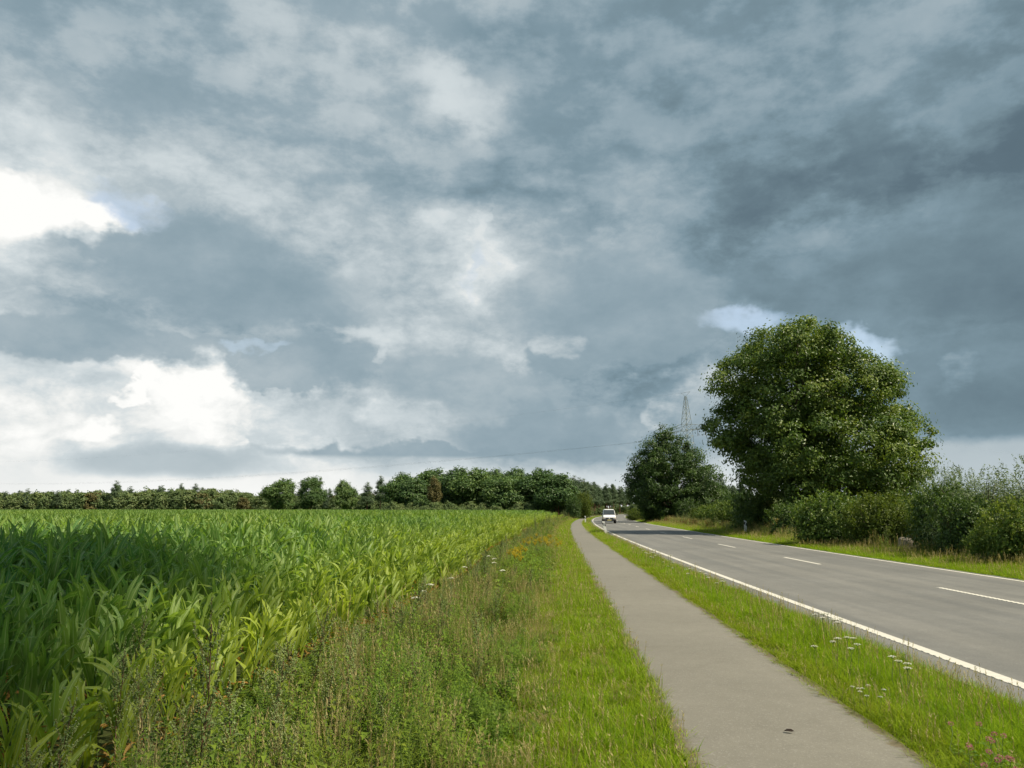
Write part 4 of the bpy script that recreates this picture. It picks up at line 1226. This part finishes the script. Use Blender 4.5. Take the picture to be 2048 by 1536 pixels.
# ================================================================ van
M_vanpaint = flat_mat('white_car_paint', (0.74, 0.74, 0.72), 0.28, 0.5, 0.03, 2.0, coat=0.5)
M_plastic = flat_mat('black_plastic', (0.018, 0.016, 0.017), 0.55, 0.4, 0.2, 8.0)
M_tyre = flat_mat('tyre_rubber', (0.012, 0.012, 0.012), 0.85, 0.3, 0.2, 20.0)
M_rim = flat_mat('steel_rim', (0.30, 0.30, 0.31), 0.4, 0.5, 0.1, 10.0, metal=0.8)
M_glass = flat_mat('dark_glass', (0.035, 0.042, 0.045), 0.06, 0.8, 0.1, 3.0)
M_lamp = flat_mat('lamp_glass', (0.42, 0.42, 0.40), 0.10, 0.7, 0.1, 30.0)
M_amber = flat_mat('amber_lens', (0.55, 0.20, 0.02), 0.2, 0.6, 0.1, 30.0)
M_plate = flat_mat('number_plate', (0.62, 0.55, 0.22), 0.5, 0.4, 0.03, 10.0)
M_seat = flat_mat('seat_cloth', (0.05, 0.05, 0.055), 0.9, 0.2, 0.2, 30.0)

def loft(stations, sides=20):
    """body skin: stations (y, z_low, z_high, half_width_low, half_width_high, rounding)"""
    V = []; th = np.linspace(0, 2 * np.pi, sides, endpoint=False) + np.pi / sides
    for y, z0, z1, w0, w1, e in stations:
        c, s = np.cos(th), np.sin(th)
        u = np.sign(c) * np.abs(c) ** e; v = np.sign(s) * np.abs(s) ** e
        zz = (z0 + z1) / 2 + v * (z1 - z0) / 2; t = (zz - z0) / (z1 - z0)
        V.append(np.stack([u * (w0 * (1 - t) + w1 * t), np.full(sides, y), zz], 1))
    n = len(stations); V = np.concatenate(V); F = []
    for i in range(n - 1):
        for k in range(sides):
            k2 = (k + 1) % sides; F.append([i * sides + k, i * sides + k2, (i + 1) * sides + k2, (i + 1) * sides + k])
    fl = [np.array(F)]
    for off, rev in ((0, False), ((n - 1) * sides, True)):
        V = np.concatenate([V, [V[off:off + sides].mean(0)]]); c = len(V) - 1
        fl.append(np.array([[c, off + k, off + (k + 1) % sides] if rev else [c, off + (k + 1) % sides, off + k] for k in range(sides)]))
    return V, fl

vy = 110.0
vx = line_x(vy) + 2.15
slope = math.atan(0.03 + 0.0005 * vy)
van = tag(empty('van', (vx, vy, crown_z(vx, vy)), (0, 0, -slope)), 'white van with black bumper driving towards the viewer on the road', 'van')
mb = MB()
ST = [(0.00, 0.42, 0.92, 0.82, 0.80, 0.45), (0.10, 0.36, 1.00, 0.90, 0.86, 0.35), (0.45, 0.34, 1.08, 0.92, 0.88, 0.3), (0.80, 0.34, 1.18, 0.92, 0.88, 0.3),
      (1.10, 0.34, 1.48, 0.92, 0.84, 0.3), (1.42, 0.34, 1.80, 0.92, 0.80, 0.3), (1.66, 0.34, 1.93, 0.92, 0.78, 0.28), (2.1, 0.34, 1.96, 0.92, 0.78, 0.28), (4.4, 0.34, 1.95, 0.92, 0.78, 0.28), (4.68, 0.40, 1.88, 0.90, 0.76, 0.35), (4.74, 0.5, 1.75, 0.84, 0.72, 0.4)]
V, F = loft(ST, 28); mb.add(V, F); link('body', mb.mesh('van_body', [M_vanpaint], True), van)
def quad(pts, mat, name, parent, thick=0.012):
    """a pane: outline in order, given a little thickness along its normal"""
    P = np.array(pts, float); nrm = np.cross(P[1] - P[0], P[2] - P[0]); nrm /= np.linalg.norm(nrm)
    k = len(P); mb = MB(); Q = P + nrm * thick
    F = [[i, (i + 1) % k, k + (i + 1) % k, k + i] for i in range(k)]
    mb.add(np.concatenate([P, Q]), np.array(F))
    mb.add(np.concatenate([Q, [Q.mean(0)]]), np.array([[k, i, (i + 1) % k] for i in range(k)]))
    return link(name, mb.mesh(name, [mat]), parent)
ws = quad([(-0.80, 0.79, 1.17), (0.80, 0.79, 1.17), (0.70, 1.50, 1.84), (-0.70, 1.50, 1.84)], M_glass, 'windscreen', van, 0.03)
mb = MB()
for s in (-1, 1): tube(mb, [(s * 0.12 - 0.35, 0.74, 1.20), (s * 0.12 + 0.1, 0.95, 1.38)], [0.012, 0.008], 4)
link('wiper', mb.mesh('wiper', [M_plastic]), ws)
mb = MB(); box(mb, -0.915, 0.915, -0.07, 0.35, 0.36, 0.60); bu = link('bumper', mb.mesh('bumper', [M_plastic]), van)
md = bu.modifiers.new('bevel', 'BEVEL'); md.width = 0.05; md.segments = 2
mb = MB(); box(mb, -0.50, 0.50, -0.035, 0.06, 0.66, 0.80); gl = link('grille', mb.mesh('grille', [M_plastic]), van)
mb = MB()
for z in (0.69, 0.73, 0.77): box(mb, -0.49, 0.49, -0.045, -0.036, z - 0.006, z + 0.006)
link('slat', mb.mesh('grille_slat', [M_plastic]), gl)
mb = MB(); disc(mb, (0, -0.048, 0.735), 0.085, 18, (0, -1, 0)); tube(mb, [(0.085 * math.cos(a), -0.05, 0.735 + 0.085 * math.sin(a)) for a in np.linspace(0, 2 * np.pi, 19)], 0.009, 4)
link('badge', mb.mesh('badge', [flat_mat('badge_chrome', (0.7, 0.7, 0.7), 0.25, 0.6, 0.05, 5.0)]), gl)
for s in (-1, 1):
    mb = MB(); box(mb, min(s * .53, s * .78), max(s * .53, s * .78), -0.02, 0.12, 0.65, 0.82); hl = link('headlight', mb.mesh('headlight', [M_lamp]), van)
    mb = MB(); box(mb, min(s * .785, s * .87), max(s * .785, s * .87), 0.005, 0.14, 0.65, 0.82); link('indicator', mb.mesh('indicator', [M_amber]), hl)
    mb = MB(); tube(mb, [(s * 0.88, 1.0, 1.22), (s * 1.02, 0.98, 1.25)], [0.02, 0.02], 5); box(mb, s * 1.08 - .08, s * 1.08 + .08, 0.95, 1.03, 1.14, 1.40); link('mirror', mb.mesh('mirror', [M_plastic]), van)
    for y0 in (0.86, 3.72):
        mb = MB(); th = np.linspace(0, 2 * np.pi, 25)[:-1]; xo = s * 0.83
        prof = [(-.10, .20), (-.11, .29), (-.07, .325), (.07, .325), (.11, .29), (.10, .20)]
        V = np.array([[xo + a, y0 + r * math.cos(t), 0.325 + r * math.sin(t)] for a, r in prof for t in th]); m_ = 24
        F = np.array([[i * m_ + k, i * m_ + (k + 1) % m_, (i + 1) * m_ + (k + 1) % m_, (i + 1) * m_ + k] for i in range(5) for k in range(m_)])
        mb.add(V, F); wh = link('wheel', mb.mesh('tyre', [M_tyre], True), van)
        mb = MB(); disc(mb, (xo + s * 0.085, y0, 0.325), 0.205, 20, (s, 0, 0), dome=0.03); link('rim', mb.mesh('rim', [M_rim], True), wh)
    for y0, y1 in ((1.35, 2.15), (2.3, 3.3), (3.45, 4.35)):
        quad([(s * .863, y0 - .18 if y0 < 2 else y0, 1.22), (s * .863, y1, 1.22), (s * .796, y1, 1.74), (s * .796, y0 + .12 if y0 < 2 else y0, 1.74)][::-s], M_glass, 'side_window', van, 0.012)
mb = MB(); box(mb, -0.27, 0.27, -0.09, -0.073, 0.42, 0.54); link('number_plate', mb.mesh('number_plate', [M_plate]), van)

# ================================================================ delineator posts
M_post = flat_mat('post_plastic', (0.72, 0.71, 0.67), 0.5, 0.4, 0.06, 4.0)
M_band = flat_mat('post_band', (0.016, 0.016, 0.018), 0.5, 0.4, 0.1, 4.0)
M_refl = flat_mat('reflector', (0.55, 0.56, 0.58), 0.15, 0.7, 0.1, 30.0)
def ring_sect(w, d): return np.array([(-w, -d), (w, -d), (w * 1.0, d * 0.2), (w * 0.35, d), (-w * 0.35, d), (-w * 1.0, d * 0.2)])
def prism(mb, sec, zlo, zhi, k0=0.0, k1=0.0, mat=0):
    n = len(sec); lo = np.c_[sec, zlo + k0 * sec[:, 0]]; hi_ = np.c_[sec, zhi + k1 * sec[:, 0]]
    F = np.array([[i, (i + 1) % n, n + (i + 1) % n, n + i] for i in range(n)])
    V = np.concatenate([lo, hi_, [hi_.mean(0)]]); mb.add(V, [F, np.array([[n + i, n + (i + 1) % n, 2 * n] for i in range(n)])], mat)
def post_meshes():
    a = MB(); prism(a, ring_sect(0.062, 0.05), -0.15, 1.0, 0, -0.55)
    b = MB(); prism(b, ring_sect(0.0645, 0.0525), 0.66, 0.86, -0.9, -0.9)
    c = MB(); box(c, -0.024, 0.024, -0.058, -0.0535, 0.68, 0.84)
    return a.mesh('post_body', [M_post]), b.mesh('post_band', [M_band]), c.mesh('post_reflector', [M_refl])
PM = post_meshes()
POSTS = [(1213, 1069, 1.0, (0.0, -0.22), 'nearest white marker post leaning over in the verge by the path'),
         (1171, 1046.5, 1.0, (0.02, -0.03), 'white marker post with black band left of the van beside the path'),
         (1179.5, 1036.5, 1.0, (0, 0.02), 'smaller far marker post left of the van at the bend'),
         (1491, 1067.5, 1.0, (0, 0.02), 'white marker post with black band under the round dark bush across the road'),
         (1264, 1038, 1.0, (0, 0), 'far marker post across the road just right of the van'),
         (1250, 1035, 1.0, (0, 0), 'farthest marker post on the outer side of the bend')]
for px, py, s, (rx, ry), lb in POSTS:
    p = at_z(px, py, 0.0)
    t = tag(empty('marker_post', (p[0], p[1], -0.03), (rx, ry, -0.06), (1.5, 1.3, 1.05)), lb, 'marker post', 'marker posts along the road')
    link('body', PM[0], t); bd = link('band', PM[1], t); link('reflector', PM[2], bd)
p = at_z(1310.5, 1042.5)
t = tag(empty('marker_stake', (p[0], p[1], -0.02)), 'short blue white stake in the verge below the pointed tree', 'stake')
mb = MB(); prism(mb, ring_sect(0.06, 0.04), -0.1, 0.55); link('stake', mb.mesh('stake', [flat_mat('stake_paint', (0.34, 0.42, 0.52), 0.6, 0.3, 0.1)]), t)
mb = MB(); prism(mb, ring_sect(0.063, 0.043), 0.42, 0.56); link('cap', mb.mesh('stake_cap', [M_post]), t)

# ================================================================ pylon and wires
M_steel = flat_mat('galvanised_steel', (0.34, 0.38, 0.37), 0.55, 0.5, 0.15, 1.0, metal=0.3)
M_wire = flat_mat('wire', (0.32, 0.34, 0.35), 0.6, 0.4, 0.05, 1.0)
M_insul = flat_mat('insulator', (0.13, 0.08, 0.06), 0.3, 0.5, 0.1, 5.0)
py_ = 300.0
pb = at_y(1379, 1021, py_)
HT = at_y(1377, 785, py_)[2]; HA = at_y(1380, 861, py_)[2]
pyl = tag(empty('power_pylon', (pb[0], py_, 0), (0, 0, R(-62))), 'grey lattice power pylon rising behind the dark pointed tree', 'pylon')
mb = MB()
def half(z): return float(np.interp(z, [0, HA - 4, HA + 3, HT - 1.5, HT], [3.6, 1.75, 1.35, 0.30, 0.22]))
lev = [0, 5, 9.5, 13.5, 17, 20, 22.5, 25, 27.2] + list(np.linspace(HA - 2, HT - 1.5, 8))
lev = sorted(z for z in lev if z < HA - 2.5 or z >= HA - 2)
cs = [(-1, -1), (1, -1), (1, 1), (-1, 1)]
for z0, z1 in zip(lev[:-1], lev[1:]):
    a, b = half(z0), half(z1)
    for k in range(4):
        c0, c1 = cs[k], cs[(k + 1) % 4]
        bar(mb, (c0[0] * a, c0[1] * a, z0), (c0[0] * b, c0[1] * b, z1), 0.11)
        bar(mb, (c0[0] * a, c0[1] * a, z0), (c1[0] * b, c1[1] * b, z1), 0.055)
        bar(mb, (c1[0] * a, c1[1] * a, z0), (c0[0] * b, c0[1] * b, z1), 0.055)
        bar(mb, (c0[0] * b, c0[1] * b, z1), (c1[0] * b, c1[1] * b, z1), 0.05)
link('tower', mb.mesh('pylon_tower', [M_steel]), pyl)
def arm(L, z, d, s, name):
    mb = MB(); a = half(z); n = 6
    tipv = np.array([s * L, 0, z])
    for q in (-1, 1):
        lo = np.array([s * a, q * a, z]); hi_ = np.array([s * a, q * a, z + d])
        bar(mb, lo, tipv + (0, q * .12, 0), 0.08); bar(mb, hi_, tipv + (0, q * .12, 0.1), 0.07)
        for k in range(n):
            t0, t1 = k / n, (k + 1) / n
            bar(mb, lo * (1 - t0) + tipv * t0, hi_ * (1 - t1) + tipv * t1, 0.04)
            bar(mb, lo * (1 - t1) + tipv * t1, hi_ * (1 - t1) + tipv * t1, 0.04)
    for k in range(n):
        t0, t1 = k / n, (k + 1) / n
        bar(mb, np.array([s * a, -a, z]) * (1 - t0) + tipv * t0, np.array([s * a, a, z]) * (1 - t1) + tipv * t1, 0.04)
    return link(name, mb.mesh(name, [M_steel]), pyl)
ends = []
for s in (-1, 1):
    am = arm(15.0, HA, 2.4, s, 'crossarm')
    for x in (15.0, 10.5, 6.2):
        mb = MB(); bar(mb, (s * x, 0, HA), (s * x, 0, HA - 2.6), 0.09, 0, 0.5, 6); link('insulator', mb.mesh('insulator', [M_insul]), am)
        ends.append((s * x, 0, HA - 2.6))
mb = MB()
for s in (-1, 1): bar(mb, (0, 0, HT - 1.4), (s * 2.6, 0, HT), 0.05); bar(mb, (0, 0, HT), (s * 2.6, 0, HT), 0.05); ends.append((s * 2.6, 0, HT))
link('top_crossarm', mb.mesh('top_crossarm', [M_steel]), pyl)
mw = Matrix.Translation((pb[0], py_, 0)) @ Matrix.Rotation(R(-62), 4, 'Z')
lw = (Vector((-0.82, 0.57, 0)), Vector((0.78, 0.63, 0)))                # the line bends at this pylon
for k, e in enumerate(ends):
    w0 = mw @ Vector(e)
    mb = MB()
    for sgn in (-1, 1):
        P = []
        for t in np.linspace(0, 1, 15):
            p = w0 + lw[(sgn + 1) // 2] * (760 * t); P.append((p.x, p.y, p.z - 4 * 9.0 * t * (1 - t)))
        tube(mb, P, 0.007, 3, 0, 0.5, False)
    wire = link('power_cable', mb.mesh('power_cable', [M_wire]))
    far_ = 'top of the pylon' if k > 5 else ('arm of the pylon')
    side = 'near' if e[0] < 0 else 'far'
    nm = {15.0: 'outermost', 10.5: 'middle', 6.2: 'innermost'}.get(abs(e[0]), 'earth')
    tag(wire, 'thin %s power cable strung from the %s %s' % (nm, side, far_), 'cable', 'overhead power cables')

# ================================================================ stone, fallen leaf
g5 = np.random.default_rng(51)
me = bpy.data.meshes.new('boulder'); bm = bmesh.new(); bmesh.ops.create_icosphere(bm, subdivisions=3, radius=0.5)
for v in bm.verts:
    f = 1 + 0.16 * math.sin(v.co.x * 7 + 1) * math.cos(v.co.y * 6) + 0.10 * math.sin(v.co.z * 11 + v.co.x * 5)
    v.co = v.co * f
    v.co.z = max(-0.28, min(v.co.z, 0.36))
bm.to_mesh(me); bm.free(); me.materials.append(flat_mat('grey_stone', (0.22, 0.19, 0.15), 0.9, 0.2, 0.35, 7.0, bump=0.7, bscale=14.0))
p = at_z(1814, 1103)
tag(link('boulder', me, None, (p[0], p[1], 0.22), (0.1, 0.15, 0.6), (0.85, 0.65, 1.05)), 'pale rough boulder in the grass below the willow bush', 'boulder')
p = at_z(1577.5, 1466, 0.016)
mb = MB(); mb.add([(-.055, 0, 0), (-.02, -.018, .012), (-.02, .020, .030), (.03, -.014, .010), (.028, .020, .036), (.06, .004, .012)], [np.array([[0, 1, 2], [3, 5, 4]]), np.array([[1, 3, 4, 2]])])
tag(link('fallen_leaf', mb.mesh('fallen_leaf', [flat_mat('dead_leaf', (0.02, 0.014, 0.010), 0.9, 0.2)]), None, (p[0], p[1], 0.026), (0, 0, -0.35), (0.75, 0.9, 0.55)), 'small dark fallen leaf lying alone on the cycle path', 'leaf')

mb = MB()
for k in range(90):
    y = g5.uniform(3.5, 24) ** 1.0; lft = g5.random() < 0.65
    x = path_l(y) + abs(g5.normal(0, .07)) if lft else path_r(y) - abs(g5.normal(0, .06))
    a = (0.15 if lft else 3.0) + g5.normal(0, .5); L = g5.uniform(.05, .20); z = 0.012 + 0.006 * g5.random()
    tube(mb, [(x, y, z), (x + math.cos(a) * L * .5, y + math.sin(a) * L * .5, z + .008), (x + math.cos(a) * L, y + math.sin(a) * L, z + .002)], [.0016, .0015, .001], 4, 0, g5.random())
o = tag(link('cut_straw', mb.mesh('cut_straw', [M_straw])), 'loose dry stalks lying over the rims of the cycle path', 'straw', kind='stuff')

# ================================================================ flowers one can count
def flower_parts(kind, seed, h):
    g = np.random.default_rng(seed); st = MB(); fl = MB(); lf = MB()
    if kind == 'yarrow':
        top_ = (g.normal(0, .03), g.normal(0, .03), h); tube(st, wobble((0, 0, -.03), top_, 5, .03, g), [.0025] * 5, 4)
        umbel(g, fl, top_, 0.036, 16, 1, 0)
        herb(lf, h * .7, 9, .07, .012, g, 1, 0, .4, .1, .001)
    elif kind == 'carrot':
        top_ = (g.normal(0, .05), g.normal(0, .05), h); pp = wobble((0, 0, -.03), top_, 5, .02, g); tube(st, pp, [.005, .004, .004, .003, .003], 5)
        umbel(g, fl, top_, 0.075, 30, 1, 0, .35)
        herb(lf, h * .7, 12, .14, .03, g, 1, 0, .5, .1, .001)
    elif kind == 'golden':
        pp = herb(lf, h, 26, .09, .018, g, 1, 0, .5, .08, .004, .05, .5)
        tube(st, pp, [.004, .004, .003, .003, .002], 4)
        for k in range(11):
            a = k * 2.4; b = pp[4] - np.array([0, 0, .16 * h * g.random()]); q = b + np.array([math.cos(a) * .085, math.sin(a) * .085, .06 + .05 * g.random()])
            spike(fl, b, q, 15, .013, g, 0, 1)
    elif kind == 'clover':
        top_ = (g.normal(0, .05), g.normal(0, .05), h); pp = wobble((0, 0, -.03), top_, 5, .05, g); tube(st, pp, [.0022] * 5, 4)
        for k in range(70):
            d = unit(g.normal(0, 1, 3)); d[2] = d[2] * 0.8 + 0.2; c = np.array(top_) + d * .016; u = unit(np.cross(d, g.normal(0, 1, 3))) * .0035
            fl.add([c - u, c + u, c + d * .010], np.array([[0, 1, 2]]), 0, g.random())
        for k in range(7):
            a = g.uniform(0, 6.28); b = pp[g.integers(1, 4)]; q = b + np.array([math.cos(a) * .05, math.sin(a) * .05, .03]); tube(lf, [b, q], [.001, .001], 3, 1)
            for j in range(3):
                a2 = a + j * 2.09; d = np.array([math.cos(a2), math.sin(a2), .15]); s_ = np.array([-math.sin(a2), math.cos(a2), 0]) * .008
                lf.add([q, q + d * .012 + s_, q + d * .028, q + d * .012 - s_], np.array([[0, 1, 2, 3]]), 0, g.uniform(.2, .8))
    mats = {'yarrow': M_white, 'carrot': M_white, 'golden': M_yellow, 'clover': M_pink}
    return st.mesh(kind + '_stem', [M_stem]), fl.mesh(kind + '_flower', [mats[kind], M_stem]), lf.mesh(kind + '_leaf', [M_weed, M_stem])
FP = {k: [flower_parts(k, 300 + 10 * i + s, h) for s in range(4)] for i, (k, h) in enumerate((('yarrow', .30), ('carrot', .90), ('golden', .75), ('clover', .26)))}
def flower(kind, name, px, py, h, label, cat, group, sc=1.0, head='flower_head'):
    p = at_z(px, py, h * sc)
    if kind in ('yarrow', 'clover'): p[0] = max(p[0], path_r(p[1]) + 0.04 + 0.12 * g5.random())
    st, fl, lf = FP[kind][int(g5.integers(0, 4))]
    t = tag(empty(name, (p[0], p[1], -0.03), (0, 0, g5.uniform(0, 6.28)), (sc,) * 3), label, cat, group)
    link('stem', st, t); link(head, fl, t); link('leaf', lf, t)
    return t
for px, py in [(1585,1292),(1672,1274),(1691,1272),(1668,1281),(1704,1275),(1712,1288),(1694,1293),(1781,1310),(1808,1324),(1804,1334),(1802,1322)]:
    flower('yarrow', 'yarrow', px, py, .30, 'white yarrow in the verge halfway along the ribbed edge line', 'flower', 'yarrow in the middle verge', 1.1)
for px, py in [(1684,1370),(1694,1371),(1688,1378),(1697,1388),(1706,1386),(1729,1366),(1724,1373),(1765,1374)]:
    flower('yarrow', 'yarrow', px, py, .30, 'white yarrow in the cluster on the path side of the verge', 'flower', 'yarrow cluster near the path', 0.6)
for _ in range(34):
    y = g5.uniform(15.5, 34); u_ = g5.uniform(.2, .8); x = path_r(y) * (1 - u_) + (line_x(y) - .4) * u_
    d_ = Vector((x, y, .28)); st, fl, lf = FP['yarrow'][int(g5.integers(0, 4))]; s_ = g5.uniform(.95, 1.4)
    t = tag(empty('yarrow', (x, y, -.03), (0, 0, g5.uniform(0, 6.28)), (s_,) * 3), 'small white yarrow dotted along the farther verge before the leaning post', 'flower', 'yarrow along the farther verge')
    link('stem', st, t); link('flower_head', fl, t); link('leaf', lf, t)
for k in range(9):
    flower('yarrow', 'yarrow', 1632 + 6.5 * k + g5.normal(0, 2), 1221 + 2.4 * k + g5.normal(0, 3), .30, 'white flower in the clump overhanging the road edge line', 'flower', 'white clump at the edge line', 1.2)
for k, (px, py, lb) in enumerate([(977,1112,'topmost flat white umbel above the weeds'), (992,1117,'white umbel just right of the topmost one in the weeds'), (986,1125,'white umbel just below the topmost pair in the weeds'),
      (931,1134,'lone white umbel beside the sunlit maize edge'), (1004,1140,'white umbel lowest of the group in the middle weeds'), (903,1156,'small white umbel between the two umbel groups'),
      (857,1169,'highest white umbel of the group at the maize edge'), (846,1182,'middle white umbel of the group at the maize edge'), (836,1195,'lowest white umbel of the group at the maize edge')]):
    flower('carrot', 'wild_carrot', px, py, .90 if k < 9 else .9, lb, 'flower', 'white umbels in the weeds', 0.75)
for k in range(30):
    px = g5.normal(1088, 17) if k < 20 else g5.normal(1045, 12); py = (1078 + g5.normal(0, 6)) if k < 20 else (1098 + g5.normal(0, 5))
    flower('golden', 'golden_flower', px, py, .75, 'golden yellow flowering weed in the patch beside the mown strip', 'flower', 'golden flowers among the weeds', 1.0, 'flower_head')
for k, (px, py) in enumerate([(1985,1460),(1975,1470),(1992,1466),(1955,1440),(2003,1476),(1860,1487),(1862,1499),(1881,1505),(1931,1481),(1957,1495),(1833,1515),(1893,1520),(1842,1527),(1905,1447),(2030,1470),(1975,1505)]):
    flower('clover', 'red_clover', px, py, .26, 'pink clover at the verge corner by the path' if px < 1900 else 'pink clover in the taller tuft further into the verge', 'flower', 'pink clover by the path' if px < 1900 else 'pink clover in the verge', 0.95)
MW = [mugwort(400 + k, 1.0, 15).mesh('mugwort', [M_grey, M_redstem, M_bud]) for k in range(3)]
for k, (px, py, h, lb) in enumerate([(264,1213,1.05,'tallest pale mugwort spike against the dark maize'), (236,1272,.95,'pale mugwort just left of the tallest one'), (288,1300,.9,'pale mugwort just right of the tallest one'),
      (126,1374,.85,'mugwort with a curved spike left of the main clump'), (52,1446,.72,'short mugwort spike in the bottom corner by the maize'), (90,1462,.68,'short mugwort spike second from the bottom corner'),
      (568,1392,.75,'silvery mugwort standing in the middle of the weeds'), (540,1404,.7,'silvery mugwort left of the middle one'), (592,1432,.68,'silvery mugwort right of the middle one'),
      (380,1380,.8,'mugwort at the foot of the yellowing maize'), (775,1352,.7,'grey green mugwort among the green weeds'), (310,1322,.85,'mugwort leaning at the right of the main clump')]):
    p = at_z(px, py, h)
    tag(link('mugwort', MW[k % 3], None, (p[0], p[1], -.03), (g5.normal(0, .04), .06, g5.uniform(0, 6.28)), (h / 1.08,) * 3), lb, 'weed', 'tall mugwort plants')
# rust brown seeding weeds
def dock(seed):
    g = np.random.default_rng(seed); mb = MB(); pp = herb(mb, .5, 8, .10, .03, g, 1, 0, .6, .1)
    for k in range(7):
        a = k * 2.4; b = pp[2 + k % 2]; spike(mb, b, b + np.array([math.cos(a) * .08, math.sin(a) * .08, .26]), 34, .013, g, 1, 1)
    return mb.mesh('dock', [M_weed, M_rust])
DK = [dock(500 + k) for k in range(2)]
y_ = g5.uniform(78, 118, 190); x_ = line_x(y_) + RIGHT + g5.uniform(2.6, 4.2, 190)
P = np.concatenate([np.stack([x_, y_, np.full(190, -.03)], 1), np.array([(*at_z(1000 + g5.normal(0, 9), 1213 + g5.normal(0, 5), .3)[:2], -.03) for _ in range(4)])])
o = scatter('rust_weeds', DK, P, g5.uniform(0, 6.28, len(P)), np.where(P[:, 1] < 40, .55, 1.0) * g5.uniform(.8, 1.4, len(P)), g5.integers(0, 2, len(P)))
tag(o, 'rust brown seeding dock at the foot of the far shrubs', 'weeds', kind='stuff')

# ================================================================ an unseen cloud-shaped blocker, added to shade the near maize
me = bpy.data.meshes.new('shade_blocker_mesh'); bm = bmesh.new()
for k in range(66):
    c = Vector((-18 + 3.6 * (k % 11) + g5.normal(0, .6), -9.5 + 3.8 * (k // 11) + g5.normal(0, .6), g5.normal(0, 1.0))); r = g5.uniform(3.0, 4.4)
    q = bmesh.ops.create_icosphere(bm, subdivisions=3, radius=r)
    for v in q['verts']:
        v.co = v.co * (1 + 0.22 * math.sin(v.co.x * 1.9 + k) * math.cos(v.co.y * 1.7) + 0.12 * math.sin(v.co.z * 4 + k + v.co.x * 3)); v.co.z *= .6; v.co += c
bm.to_mesh(me); bm.free(); me.materials.append(flat_mat('shade_blocker_white', (0.8, 0.8, 0.8), 1.0, 0.0, 0.05, 0.2))
tgt = Vector((-24.7, 2.0, 1.2)); up_t = 150.0 / math.sin(R(SUN_EL))
cl = link('added_shade_blocker', me, None, tgt - ldir * up_t, (0, 0, -0.10))
tag(cl, 'unseen cloud-shaped blocker added to shade the near maize', 'light blocker', kind='stuff')
